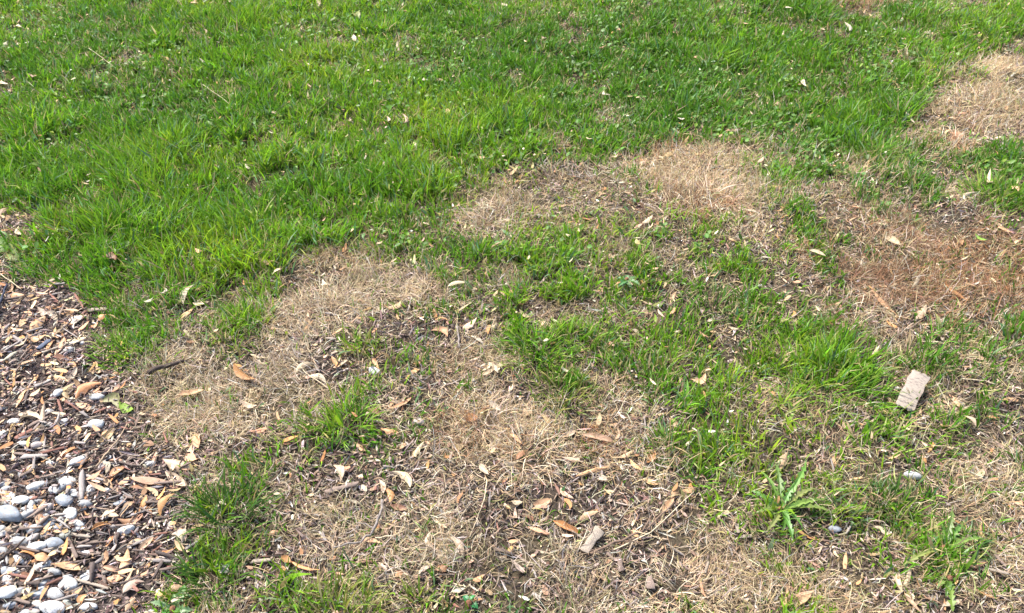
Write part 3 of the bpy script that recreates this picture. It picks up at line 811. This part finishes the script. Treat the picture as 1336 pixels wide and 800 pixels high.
PEBBLES = [(66,605,5,4,'w'),(105,603,10,5,'w'),(52,635,10,7,'w'),(90,628,9,9,'w'),(71,640,7,5,'w'),(85,651,11,12,'g'),(95,641,6,5,'w'),(27,655,11,5,'w'),(43,657,9,6,'w'),
 (15,672,17,10,'g'),(38,672,10,7,'k'),(91,671,10,9,'w'),(65,681,8,9,'g'),(61,662,7,8,'p'),(111,658,8,6,'k'),(120,637,6,8,'w'),(88,697,7,8,'e'),(49,714,12,8,'w'),(71,710,10,9,'g'),
 (29,707,11,8,'k'),(25,730,8,6,'w'),(17,747,9,6,'w'),(10,773,14,11,'w'),(13,758,8,6,'w'),(72,747,8,5,'k'),(90,762,12,8,'w'),(114,752,5,10,'w'),(75,775,11,9,'k'),(50,790,9,5,'w'),
 (72,794,14,10,'w'),(88,787,6,8,'e'),(117,792,9,6,'k'),(137,608,5,8,'p'),(196,605,6,6,'k'),(165,692,11,8,'w'),(163,648,5,6,'g'),(157,657,7,5,'g'),(223,686,5,8,'p'),
 (91,457,6,5,'k'),(75,514,8,6,'w'),(127,555,10,6,'w'),(128,519,8,5,'k'),(84,550,5,5,'w'),(89,596,6,5,'p'),(3,532,6,6,'w'),(2,597,4,5,'w'),(49,582,7,5,'p'),(60,469,4,4,'k'),
 (21,550,5,5,'p'),(65,537,5,3,'w'),(143,597,5,3,'w'),(33,474,4,4,'k'),(5,720,8,6,'k'),(100,690,5,4,'k'),(40,692,5,4,'g'),(58,760,6,5,'k'),(35,800,8,6,'k'),(98,778,6,5,'w'),
 (20,700,6,4,'w'),(104,720,5,4,'p'),(140,640,4,3,'w'),(112,575,5,4,'k'),(30,620,6,4,'k'),(12,640,5,4,'w'),(132,770,5,4,'k'),(58,697,5,4,'w'),(3,690,6,5,'k'),(45,745,5,4,'w')]
for p in PEBBLES: pebble(*p)
for p in [(489,486,8,5,'w','white stone on dark soil above the lone bright tuft'),(546,552,8,4,'p','pinkish white flat stone right of the lone bright tuft'),
          (1088,691,7,6,'g','blue grey stone beside the jagged leaved weed'),(618,497,4,3,'w','tiny white stone near paired cream leaves on bare soil'),
          (1190,622,9,4,'k','light grey stone by the dark hole below the birch bark')]: pebble(*p)
rp = random.Random(9)
for _ in range(105):
    u = rp.uniform(-60, 60) + rp.random() * 70; v = rp.uniform(630, 830) if rp.random() < .85 else rp.uniform(430, 620)
    s = rp.uniform(3.0, 8.5); pebble(u, v, s, s * .75, rp.choice('wwkkgp'))

# ------------------------------------------------------------------ wood chips
def chip_mesh(i, block=False):
    r = np.random.default_rng(900 + i)
    ns = 5; V = []
    bend = r.uniform(-.035, .035); rag = r.normal(0, .07, (ns, 4))
    ta = r.uniform(.45, 1.0); tb = r.uniform(.35, .95)
    if block: rag = rag * .25
    if block: ta, tb, bend = r.uniform(.9, 1.05), r.uniform(.8, 1.0), bend * .12
    for k in range(ns):
        s = k / (ns - 1); w = .5 * (ta + (tb - ta) * s) * (1 + r.normal(0, .08)); h = .5 * (1 + r.normal(0, .15)) * (1 if 0 < k < ns - 1 else .6)
        oy = bend * math.sin(math.pi * s) * 4
        for j, (a, b_) in enumerate(((-1, -1), (1, -1), (.8, 1), (-.85, 1))):
            V.append((s - .5 + rag[k, j] * (.9 if k in (0, ns - 1) else .2) * (1.6 if j > 1 else 1), oy + a * w * (1 + r.normal(0, .12)), b_ * h * (1 + r.normal(0, .3))))
    Q = [[k * 4 + j, k * 4 + (j + 1) % 4, k * 4 + 4 + (j + 1) % 4, k * 4 + 4 + j] for k in range(ns - 1) for j in range(4)]
    Q += [[3, 2, 1, 0], [(ns - 1) * 4 + j for j in range(4)]]
    return np_mesh('wood_chip', np.array(V), np.array(Q))
CHIP = [chip_mesh(i) for i in range(14)]
BLOCK = [chip_mesh(40 + i, True) for i in range(6)]
CCOL = {'g': (.30, .26, .235), 'd': (.105, .080, .070), 'r': (.22, .11, .082), 'l': (.31, .255, .20), 'n': (.195, .145, .118), 's': (.105, .12, .16)}
CWORD = {'g': 'weathered grey', 'd': 'dark brown', 'r': 'reddish brown', 'l': 'pale', 'n': 'brown', 's': 'slate blue'}
chip_n = 0
def chip(u1, v1, u2, v2, wpx, code, label=None, thick=None, lift=.006):
    global chip_n
    a = ground(u1, v1, lift); b_ = ground(u2, v2, lift); dv = b_ - a
    um, vm = (u1 + u2) / 2, (v1 + v2) / 2
    wm = wpx / px_per_m(um, vm)
    Ln = min(max(dv.length, .012), .11)
    th = thick or min(wm * .6, .007)
    o = link('wood_chip', BLOCK[chip_n % 6] if label and 'squared' in label else CHIP[(chip_n * 3) % 14], M_WOOD)
    o.scale = (Ln, wm, th)
    o.rotation_euler = (random.gauss(0, .3) if not label else .1, -math.asin(max(-1, min(1, dv.z / max(dv.length, 1e-4)))) + random.gauss(0, .12), math.atan2(dv.y, dv.x))
    o.location = (a + b_) / 2 + Vector((0, 0, th * .3))
    c = CCOL[code]; j = random.uniform(.8, 1.2)
    o.color = (c[0] * j, c[1] * j, c[2] * j, 1)
    o['category'] = 'wood chip'
    if label: o['label'] = label
    else:
        zn = zone(o.location.x, o.location.y)[0]
        pl = {'mulch': 'in the mulch bed', 'lawn': 'down in the green grass', 'straw': 'poking out of dead grass', 'sparse': 'on bare soil among thin grass'}[zn]
        sz = 'long' if Ln > .045 else ('short' if Ln < .028 else 'medium')
        o['label'] = f'{sz} {CWORD[code]} wood chip {pl}'; o['group'] = 'wood chips ' + pl; ITEMS.append((o, 'chip', o['label'], f'{CWORD[code]} chip'))
    chip_n += 1
for c in [(762,719,782,693,15,'l','thick squared pale wood chip beside a brown stick',.008,.016),(330,732,355,732,7,'l','flat pale grey wood chip in a gap of the grass',.006,.008),
          (428,643,466,633,9,'n','long brown bark slab below the cream curled leaf',.008,.008),(170,620,190,620,7,'g',None) if False else (109,621,106,650,9,'g','upright grey brown bark chunk beside white pebbles',.012,.010),
          (122,737,119,760,8,'d','dark brown bark chunk against a white upright pebble',.012,.010),(50,457,67,443,8,'s','slate blue flat splinter in the leaf strewn mulch',.006,.010),
          (22,574,43,558,8,'r','long red brown bark sliver in the mulch',.006,.010),(790,720,801,733,7,'n','short brown chip just below the brown stick',.007,.009),
          (808,728,811,747,10,'n','broad brown chip on soil below the brown stick',.007,.009),(848,752,850,772,13,'n','oval brown bark plate in dead grass',.008,.010),
          (925,732,920,749,6,'l','narrow pale chip over a dark hollow in dead grass',.005,.012),(961,684,963,697,6,'l','stubby pale chip at the edge of the weed patch',.006,.012),
          (966,700,980,701,6,'l','pale chip lying crosswise below the stubby pale chip',.005,.010),(87,700,102,730,6,'n','long brown bark strip right of the pebble cluster',.006,.010),
          (45,505,65,497,6,'g','grey green smooth chip in the mulch',.006,.010),(31,597,63,594,8,'g','wide dark grey slab on black soil in mulch',.006,.010),
          (117,406,139,404,7,'l','pale grey chip at the tip of the mulch bed',.006,.010),(1291,743,1315,750,6,'l','pale wood sliver in dead grass beside the small weed',.005,.012),
          (644,718,670,724,7,'n','tan brown chip sunk in dead grass above the orange leaf',.006,.008),(694,774,706,784,7,'g','grey chip in dead grass near a pinkish leaf',.006,.010)]:
    chip(*c)
rc = random.Random(12)
while chip_n < 235:
    u, v = rc.uniform(0, 250), rc.uniform(352, 800)
    if zone_px(u, v)[0] != 'mulch': continue
    s = px_per_m(u, v); an = rc.gauss(-.5, .7); ln_ = rc.choice((.022, .03, .04, .055)) * rc.uniform(.8, 1.2) * s
    chip(u, v, u + math.cos(an) * ln_, v + math.sin(an) * ln_ * .65, rc.uniform(.004, .009) * s, rc.choice('gggnnnddrl'), lift=rc.uniform(.006, .014))
while chip_n < 296:
    u, v = rc.uniform(200, 1336), rc.uniform(340, 800)
    if zone_px(u, v)[0] not in ('sparse', 'straw'): continue
    s = px_per_m(u, v); an = rc.uniform(0, 6.28); ln_ = rc.uniform(.022, .05) * s
    chip(u, v, u + math.cos(an) * ln_, v + math.sin(an) * ln_ * .65, rc.uniform(.004, .009) * s, rc.choice('gggnnrdl'), lift=rc.uniform(.004, .010))

# ------------------------------------------------------------------ twigs and stalks
def twig(pts, rad, color, label, name='twig', lift=.008, cat='twig', knots=True):
    P = [ground(u, v, lift) for u, v in pts]
    Q = []
    r = random.Random(str(pts))
    for a, b_ in zip(P[:-1], P[1:]):
        for k in range(4):
            p = a.lerp(b_, k / 4)
            Q.append(p + Vector((r.gauss(0, 1), r.gauss(0, 1), r.gauss(0, .6))) * min(rad * .5, .0015))
    Q.append(P[-1])
    for q in Q: q.z = max(q.z, float(height(np.array([q.x]), np.array([q.y]))[0]) + rad * .6 + lift * .4)
    org = Q[0].copy(); V = []; F = []; n = 7
    for i, q in enumerate(Q):
        t = (Q[min(i + 1, len(Q) - 1)] - Q[max(i - 1, 0)]).normalized()
        s = t.cross(Vector((0, 0, 1))).normalized(); up = s.cross(t)
        rr = rad * (1.05 - .45 * i / (len(Q) - 1)) * r.uniform(.86, 1.14)
        for j in range(n):
            an = 2 * math.pi * j / n; V.append(q - org + s * math.cos(an) * rr + up * math.sin(an) * rr)
    m = len(Q)
    for i in range(m - 1):
        for j in range(n): F.append((i * n + j, i * n + (j + 1) % n, i * n + n + (j + 1) % n, i * n + n + j))
    me = bpy.data.meshes.new(name); me.from_pydata(V, [], F + [tuple(range(n))[::-1], tuple((m - 1) * n + j for j in range(n))]); me.update()
    for p in me.polygons: p.use_smooth = True
    return link(name, me, M_TWIG, label=label, cat=cat, color=color, loc=org)
def branch(parent, pts, rad, color, lift):
    b_ = twig(pts, rad, color, None, 'side_branch', lift, None)
    b_.location = b_.location - parent.location; b_.parent = parent
DK, BR, GR, TN, PL = (.055, .038, .030), (.15, .10, .07), (.20, .17, .15), (.32, .23, .15), (.55, .45, .30)
twig([(192,486),(215,478),(240,471)], .0065, DK, 'short thick dark brown stick on dead grass below the mulch edge', 'stick', .034, 'stick')
twig([(126,608),(140,590),(155,572),(166,553)], .0020, TN, 'thin tan twig leaning from the pebbles towards the single green leaf', lift=.014)
hooked = twig([(499,652),(497,672),(486,694),(470,706),(436,714)], .0030, GR, 'hooked grey twig bending through sparse grass', lift=.020)
twig([(490,702),(516,698),(532,690)], .0014, PL, 'short pale stalk branching right from the hooked twig', 'dry_stalk', .012, 'stalk')
long_stick = twig([(772,722),(810,705),(845,690),(880,655)], .0030, BR, 'long brown stick running from the squared chip to peach leaves', 'stick', .018, 'stick')
twig([(800,718),(850,694),(905,642)], .0013, PL, 'pale dry stalk lying alongside the long brown stick', 'dry_stalk', .016, 'stalk')
twig([(842,544),(841,570),(838,596)], .0022, GR, 'straight grey twig pointing down from the sparse green grass', lift=.012)
twig([(596,426),(598,440),(599,454)], .0030, GR, 'stubby grey twig next to the crescent cream leaf', lift=.014)
twig([(1064,368),(1085,364),(1106,358)], .0022, BR, 'small brown twig at the border of the rusty dead patch', lift=.016)
twig([(635,626),(632,650),(622,678),(612,702)], .0011, PL, 'slender pale stalk hanging below a curled cream leaf', 'dry_stalk', .014, 'stalk')
twig([(922,776),(945,762),(966,746)], .0014, TN, 'tan dry stalk slanting over bleached dead grass', 'dry_stalk', .018, 'stalk')
twig([(1256,494),(1280,496),(1302,502)], .0014, PL, 'pale stalk right of the birch bark strip', 'dry_stalk', .016, 'stalk')
twig([(0,731),(16,718),(33,702)], .0030, DK, 'dark twig lying under the pebble cluster', lift=.016)
twig([(-4,402),(3,386),(9,371)], .0040, (.030, .035, .055), 'blue black stick end in the mulch beside peach leaves', 'stick', .018, 'stick')
twig([(226,651),(240,645),(254,640)], .0022, BR, 'dark brown twig pointing from orange leaves into the grass', lift=.014)
twig([(390,604),(415,610),(437,615)], .0020, BR, 'brown twig ending at the cream curled leaf', lift=.010)
twig([(500,608),(514,609),(528,606)], .0026, GR, 'short grey twig above the bent crescent leaf', lift=.010)
twig([(-2,356),(12,366),(28,378)], .0012, PL, 'pale stalk at the upper corner of the mulch', 'dry_stalk', .018, 'stalk')
twig([(116,63),(134,76),(151,89)], .0009, PL, 'pale straw stalk lying across dark lawn grass', 'dry_stalk', .036, 'stalk')
twig([(264,110),(290,128),(314,149)], .0009, PL, 'long bent straw stalk in the middle of the lawn', 'dry_stalk', .036, 'stalk')
twig([(1315,527),(1326,518),(1340,508)], .0018, BR, 'dark twig in dead grass right of the pale stalk', lift=.016)
twig([(1271,143),(1295,144),(1318,148)], .0022, DK, 'dark twig under the far bleached dead patch', lift=.016)
branch(long_stick, [(838,693),(850,672),(856,660)], .0016, BR, .022)
branch(long_stick, [(808,706),(826,706),(840,712)], .0014, BR, .016)
branch(hooked, [(488,690),(478,684),(466,682)], .0015, GR, .022)
twig([(430,508),(398,486),(380,466)], .0012, PL, 'bleached stalk over the dark hollow in dead grass', 'dry_stalk', .016, 'stalk')

# ------------------------------------------------------------------ grass tufts that stand alone
def tuft(u, v, rpx, hgt, n, cols, label, name='grass_tuft', cat='grass tuft', wid=(.0022, .0042), lean=.55, droop=1.4, mt=None, seed=0):
    r = np.random.default_rng(3000 + seed)
    p = ground(u, v); rad = rpx / px_per_m(u, v)
    a = r.uniform(0, 6.28, n); rr = np.sqrt(r.random(n)) * rad
    x = np.cos(a) * rr; y = np.sin(a) * rr * .8
    gz = height(x + p.x, y + p.y) - p.z
    L = hgt * r.uniform(.45, 1.15, n) * (1.1 - .45 * rr / rad)
    ph = a + r.normal(0, 1.15 if mt else .8, n)
    th = np.clip(rr / rad * lean + np.abs(r.normal(0, .18, n)), 0, 1.4)
    c = palette(cols, [1] * len(cols), n, r, .2)
    b_ = blades(np.stack([x, y, gz - .002], 1), L, r.uniform(*wid, n), ph, th, r.uniform(.2, droop, n), r.normal(0, .35, n), c, segs=4, gz=gz, rnd=r)
    return link(name, np_mesh(name, *b_), mt or M_GRASS, label=label, cat=cat, loc=p)
BRI = [(.125, .275, .014), (.18, .31, .02), (.09, .215, .014), (.24, .33, .05)]
YEL = [(.17, .24, .03), (.24, .26, .05), (.11, .19, .02), (.36, .31, .13)]
DGR = [(.045, .115, .018), (.07, .15, .018), (.10, .17, .03)]
STW = [(.60, .47, .30), (.50, .37, .225), (.66, .57, .44), (.40, .28, .17)]
RST = [(.32, .175, .085), (.40, .26, .14), (.22, .11, .05), (.46, .36, .2)]
for i, t in enumerate([
    (455,556,34,.085,170,BRI,'lone bright green grass tuft surrounded by dead grass'),
    (1082,505,74,.115,330,BRI,'big lush green grass tuft left of the birch bark strip'),
    (1030,462,44,.085,200,BRI,'upright green tuft behind the big lush tuft'),
    (165,462,40,.075,260,BRI,'rounded green tuft bordering the mulch and dark stick'),
    (700,462,48,.085,260,BRI,'fresh green tuft above yellowed blades in the middle'),
    (762,452,42,.080,200,BRI,'green tuft growing right beside the fresh middle tuft'),
    (735,515,40,.080,170,YEL,'thin yellow green tuft between fresh grass and dead straw'),
    (692,340,18,.080,90,BRI,'tall bright tuft below the far dead strip'),
    (735,338,20,.075,90,BRI,'second bright tuft below the far dead strip, near an orange leaf') ,
    (1300,258,44,.10,300,BRI,'green tuft enclosed by the rusty dead patches'),
    (1140,205,40,.095,260,BRI,'tall green tuft at the lawn tip between two dead patches'),
    (300,672,44,.12,170,DGR,'tall thin dark green tuft beside the mulch'),
    (278,760,34,.10,120,DGR,'loose dark green tuft beside pale lichen flakes'),
    (440,805,62,.085,300,YEL,'yellow green tuft below the hooked twig'),
    (543,785,16,.06,45,YEL,'small yellowed tuft beside the smooth whitish leaf'),
    (474,452,20,.06,70,YEL,'small yellow tuft in the dark hollow of dead grass'),
    (298,428,38,.06,160,BRI,'low green tuft between the lawn and dead grass'),
    (910,625,14,.085,45,BRI,'slim upright tuft near peach leaves'),
    (940,590,28,.05,110,BRI,'short bright tuft above sparse weeds'),
    (880,592,34,.055,120,DGR,'short dark green tuft at the end of the straight grey twig'),
    (132,128,16,.11,60,DGR,'broad bladed dark tuft standing above the lawn'),
    (930,400,44,.06,200,DGR,'dense dark green tuft over a shaded soil gap'),
    (1230,560,22,.07,60,BRI,'few long green blades below the birch bark strip'),
    (1172,540,20,.05,60,BRI,'short blades growing over the near end of the birch bark'),
    (1000,682,30,.06,90,BRI,'green blades tangled through the jagged dandelion'),
    (1050,668,26,.06,80,DGR,'dark blades growing behind the blue grey stone'),
    (1215,728,28,.065,90,BRI,'grass blades tangled through the upright dandelion'),
    (1262,716,22,.06,60,DGR,'thin dark blades right of the upright dandelion'),
    (1160,660,34,.075,110,DGR,'thin green tuft left of the smaller jagged weed'),
]):
    tuft(*t, seed=i, wid=(.005, .009) if 'broad' in t[6] else (.0022, .0042))
for i, t in enumerate([
    (912,262,70,.115,620,STW,'bleached standing dead grass clump in the far dead strip'),
    (640,286,50,.085,420,STW,'pale dead grass clump at the lawn edge'),
    (690,590,60,.085,420,STW,'feathery tan dead tuft near the centre'),
    (588,605,30,.065,110,STW,'small tan dead tuft left of the feathery one'),
    (205,482,40,.055,150,STW,'dead tan tuft beside the dark stick'),
    (430,402,58,.08,480,STW,'dead straw clump at the lawn edge above dark soil'),
    (1280,140,66,.095,560,STW,'large bleached clump of the far dead patch'),
    (895,294,60,.04,200,RST,'rusty brown low clump under the bleached one'),
    (468,470,26,.045,90,RST,'rusty dying tuft beside the small yellow tuft'),
    (1225,375,70,.045,260,RST,'rusty matted clump in the wide dead patch'),
    (300,530,60,.05,480,STW,'low dead straw clump below the broad orange leaf'),
    (345,415,44,.075,260,STW,'wispy tan tuft between low green grass and the dead straw clump'),
    (560,392,40,.075,240,STW,'wispy pale tuft beside the dark hollow at the lawn edge'),
    (255,548,46,.07,260,STW,'wispy straw tuft above the tall peach leaves'),
    (640,548,52,.08,300,STW,'spreading pale tuft behind the feathery tan one'),
    (1150,318,56,.075,260,STW,'tan tuft at the green side of the wide dead patch'),
    (1300,345,50,.075,260,RST,'upright rusty tuft below the enclosed green tuft'),
    (1120,405,50,.07,240,STW,'pale tuft behind the big lush green tuft'),
    (1240,190,50,.085,260,STW,'straw tuft linking the far dead patch to the enclosed green tuft'),
    (860,218,40,.08,200,RST,'brown wiry tuft at the lawn side of the bleached clump'),
    (880,772,60,.06,280,STW,'low pale tuft below the oval bark plate'),
    (1310,640,44,.065,220,STW,'straw tuft beside sparse green blades right of the light grey stone'),
    (775,590,40,.045,130,RST,'reddish wiry clump among curled leaves'),
]):
    tuft(*t, name='dead_grass_tuft', cat='dead grass', wid=(.0009, .002), lean=.95, droop=2.2, mt=M_STRAW, seed=100 + i)

# ------------------------------------------------------------------ weeds
def lobed_leaf(L, W, seed, lob=.55, nl=6):
    r = random.Random(seed); V = []; n = 2 * nl + 3
    for k in range(n):
        s = k / (n - 1)
        env = (.10 + .9 * math.sin(math.pi * min(1, s ** .8 * .95 + .05)) * (.35 + .65 * s)) if s < .97 else .02
        notch = 1 if k % 2 else 1 - lob
        w = W * .5 * env * notch * r.uniform(.6, 1.3)
        z = L * (.30 * math.sin(s * 2.2) - .10 * s)
        sh = -.05 * L if k % 2 else 0
        V += [(s * L + sh, -w, z + w * .4), (s * L, 0, z), (s * L + sh, w, z + w * .4)]
    F = []
    for k in range(n - 1):
        a = k * 3
        F += [(a, a + 1, a + 4, a + 3), (a + 1, a + 2, a + 5, a + 4)]
    me = bpy.data.meshes.new('leaf'); me.from_pydata(V, [], F); me.update()
    return me
def weed(u, v, tips, cols, label, name='dandelion_weed', W=.024, lob=.6, lift=.010, cat='weed'):
    c0 = ground(u, v, lift)
    root = link(name, None, label=label, cat=cat, loc=c0)
    V = []; F = []
    for k, (rr, zz) in enumerate(((.007, -.006), (.0075, .002), (.005, .008), (.0015, .011))):
        V += [(math.cos(j * math.pi / 4) * rr * random.uniform(.8, 1.2), math.sin(j * math.pi / 4) * rr * random.uniform(.8, 1.2), zz) for j in range(8)]
    F = [(k * 8 + j, k * 8 + (j + 1) % 8, k * 8 + 8 + (j + 1) % 8, k * 8 + 8 + j) for k in range(3) for j in range(8)] + [tuple(range(24, 32))]
    me = bpy.data.meshes.new('crown'); me.from_pydata(V, [], F); me.update()
    link('crown', me, M_TWIG, root, color=(.20, .09, .05))
    for i, (tu, tv) in enumerate(tips):
        t = ground(tu, tv, .022); d = t - c0; L = max(math.hypot(d.x, d.y), .02) * 1.05
        W_ = W * random.uniform(.8, 1.15)
        o = link('leaf', lobed_leaf(L, W_, i + int(u), lob), M_WEED, root, color=[q * random.uniform(.85, 1.15) for q in random.choice(cols)])
        o.rotation_euler = (random.gauss(0, .25), random.uniform(-.05, .12), math.atan2(d.y, d.x))
        if name == 'dandelion_weed':
            o = link('leaf', lobed_leaf(L * random.uniform(.45, .75), W_ * .85, 90 + i + int(u), lob), M_WEED, root, color=[q * random.uniform(.8, 1.15) for q in random.choice(cols)])
            o.rotation_euler = (random.gauss(0, .3), random.uniform(-.25, .1), math.atan2(d.y, d.x) + random.choice((-1, 1)) * random.uniform(.2, .5))
    return root
WC = [(.12, .22, .03), (.10, .19, .028), (.15, .24, .05), (.20, .235, .06)]
weed(1018, 666, [(1046,610),(1064,640),(1086,672),(1034,706),(984,638),(1012,606),(996,622),(988,668),(1062,660),(1046,690),(1000,690),(1030,630),(1074,652)], WC, 'jagged leaved dandelion rosette in sparse grass left of the blue grey stone')
weed(1230, 716, [(1240,668),(1222,676),(1282,700),(1276,722),(1180,736),(1256,684),(1200,690)], WC, 'dandelion with upright lobed leaves in dead grass beside the cream and peach leaves')
weed(1238, 756, [(1234,772),(1248,792),(1226,766)], WC, 'small three leaved weed seedling over a cream leaf')
weed(226, 796, [(196,784),(206,802),(238,764),(250,792)], [(.16, .27, .10), (.11, .25, .035)], 'pale green weed creeping out of the grass onto mulch')
weed(12, 330, [(22,316),(2,312),(26,336),(-6,330)], WC, 'broad leaved green weed at the corner of mulch and lawn', 'broadleaf_weed', .05, .08)
weed(818, 366, [(806,360),(832,359),(826,375),(806,374),(836,370),(818,355),(812,372)], [(.09, .18, .06), (.13, .23, .09)], 'bluish green weed rosette in the middle green patch', 'broadleaf_weed', .022, .25)
weed(612, 788, [(606,776),(620,776),(622,790)], [(.03, .20, .05)], 'tiny vivid green seedling in dead grass', 'seedling', .018, .05)
weed(462, 20, [(450,14),(474,14),(470,28),(452,27)], WC, 'broad leaved plantain low in the far lawn', 'broadleaf_weed', .045, .05)
weed(590, 150, [(578,146),(600,145),(602,156),(582,158)], WC, 'flat plantain rosette near pale seed husks in the lawn', 'broadleaf_weed', .04, .05)
# single fresh leaves
def fresh_leaf(u1, v1, u2, v2, w, colr, label):
    o = leaf(u1, v1, u2, v2, w, 'y', label=label); o.color = (*colr, 1); o.name = 'green_leaf'
fresh_leaf(157, 528, 174, 537, 14, (.20, .32, .03), 'single bright green leaf on the mulch edge')
fresh_leaf(135, 521, 157, 528, 12, (.24, .23, .10), 'olive brown leaf touching the single bright green leaf')
fresh_leaf(1273, 307, 1286, 316, 9, (.20, .34, .05), 'bright green leaf fallen on the rusty dead patch')

# ------------------------------------------------------------------ birch bark strip
def birch():
    a = ground(1180, 530, .026); b_ = ground(1201, 489, .040)
    d = b_ - a; L = min(d.length, .125); W = 23 / px_per_m(1185, 510)
    m, nt, nd, ln = mat('birch_bark')
    out = N(nd, 'ShaderNodeOutputMaterial'); p = N(nd, 'ShaderNodeBsdfPrincipled'); p.inputs['Roughness'].default_value = .7
    tc = N(nd, 'ShaderNodeTexCoord'); mp = N(nd, 'ShaderNodeMapping'); mp.inputs['Scale'].default_value = (300, 110, 60)
    ln.new(tc.outputs['Object'], mp.inputs[0])
    nz = N(nd, 'ShaderNodeTexNoise'); nz.inputs['Scale'].default_value = 1; nz.inputs['Detail'].default_value = 4; ln.new(mp.outputs[0], nz.inputs['Vector'])
    cr = N(nd, 'ShaderNodeValToRGB'); e = cr.color_ramp.elements
    e[0].position = .33; e[0].color = (.14, .11, .09, 1); e[1].position = .45; e[1].color = (.245, .20, .16, 1)
    e2 = cr.color_ramp.elements.new(.8); e2.color = (.30, .25, .20, 1)
    ln.new(nz.outputs[0], cr.inputs[0]); ln.new(cr.outputs[0], p.inputs['Base Color'])
    bp = N(nd, 'ShaderNodeBump'); bp.inputs['Strength'].default_value = .6; bp.inputs['Distance'].default_value = .001
    ln.new(nz.outputs[0], bp.inputs['Height']); ln.new(bp.outputs[0], p.inputs['Normal']); ln.new(p.outputs[0], out.inputs[0])
    root = link('birch_bark_strip', None, label='flat pale birch bark strip with dark dashes beside the big lush tuft', cat='bark', loc=(a + b_) / 2)
    r = np.random.default_rng(5)
    def sheet(name, l, w, off, th, material):
        nu, nv = 12, 8; V = []
        eu = r.normal(0, .0012, nu + 1); e0 = r.normal(0, .0018, nv + 1); e1 = r.normal(0, .0018, nv + 1)
        for side in (1, -1):
            for i in range(nu + 1):
                for j in range(nv + 1):
                    s, t = i / nu, j / nv - .5
                    xx = (s - .5) * l + (e0[j] if i == 0 else e1[j] if i == nu else 0)
                    yy = t * w + (eu[i] if j in (0, nv) else 0)
                    zz = .0012 * (1 - (2 * t) ** 2) + .003 * math.sin(s * 3) - .004 * (t > .3) * (t - .3) + off + side * th / 2
                    V.append((xx, yy, zz))
        k = (nu + 1) * (nv + 1); F = []
        for i in range(nu):
            for j in range(nv):
                q = i * (nv + 1) + j
                F.append((q, q + nv + 1, q + nv + 2, q + 1)); F.append((k + q, k + q + 1, k + q + nv + 2, k + q + nv + 1))
        for i in range(nu):
            for j in (0, nv):
                q = i * (nv + 1) + j; f = (q, k + q, k + q + nv + 1, q + nv + 1); F.append(f if j == 0 else f[::-1])
        for j in range(nv):
            for i in (0, nu):
                q = i * (nv + 1) + j; f = (q, q + 1, k + q + 1, k + q); F.append(f if i == 0 else f[::-1])
        me = bpy.data.meshes.new(name); me.from_pydata(V, [], F); me.update()
        return link(name, me, material, root)
    sheet('outer_bark', L, W, 0, .0022, m)
    s2 = sheet('inner_bark', L * .94, W * .96, -.0035, .003, M_WOOD); s2.color = (.40, .27, .17, 1)
    root.rotation_euler = (.12, -math.asin(max(-1, min(1, d.z / d.length))) - .12, math.atan2(d.y, d.x))
birch()

# pale lichen flakes in the dark green tuft
for i, (u, v, lb) in enumerate([(292, 741, 'crusty pale lichen flake at the foot of dark green blades'), (288, 664, 'small cream lichen flake higher in the dark green tuft')]):
    r = np.random.default_rng(60 + i); p = ground(u, v, .014); n = 14
    an = np.arange(n) / n * 2 * math.pi; rad = .012 * (1 + r.normal(0, .28, n))
    V = [(0, 0, .004)] + [(math.cos(a) * q, math.sin(a) * q * .8, r.uniform(-.001, .005)) for a, q in zip(an, rad)] + [(0, 0, -.004)]
    F = [(0, 1 + k, 1 + (k + 1) % n) for k in range(n)] + [(n + 1, 1 + (k + 1) % n, 1 + k) for k in range(n)]
    me = bpy.data.meshes.new('lichen_flake'); me.from_pydata(V, [], F); me.update()
    o = link('lichen_flake', me, M_STONE, label=lb, cat='lichen', color=(.33, .31, .24), loc=p); o.rotation_euler = (.5, .2, i)
# each repeat's label also names what it lies beside
marks = [(o.matrix_basis.translation.copy(), o['short']) for o in col.objects if o.get('short')]
for o, kd, base, _ in ITEMS:
    p = o.location; best = None
    for l, sh in marks:
        dd = (l - p).length
        if dd < .20 and (best is None or dd < best[0]): best = (dd, sh)
    if best is None:
        for o2, k2, _b, dsc in ITEMS:
            if o2 is o or k2 == kd: continue
            dd = (o2.location - p).length
            if dd < .05 and (best is None or dd < best[0]): best = (dd, 'a ' + dsc)
    lb = base + (', near ' if best and best[1].startswith('the') else ', beside ') + best[1] if best else base
    if len(lb.split()) <= 16: o['label'] = lb
for o in col.objects:
    if 'short' in o: del o['short']
print('COUNTS grass', NG, 'straw', NS, 'mulch', NM, 'leaves', leaf_n, 'pebbles', peb_n, 'chips', chip_n)
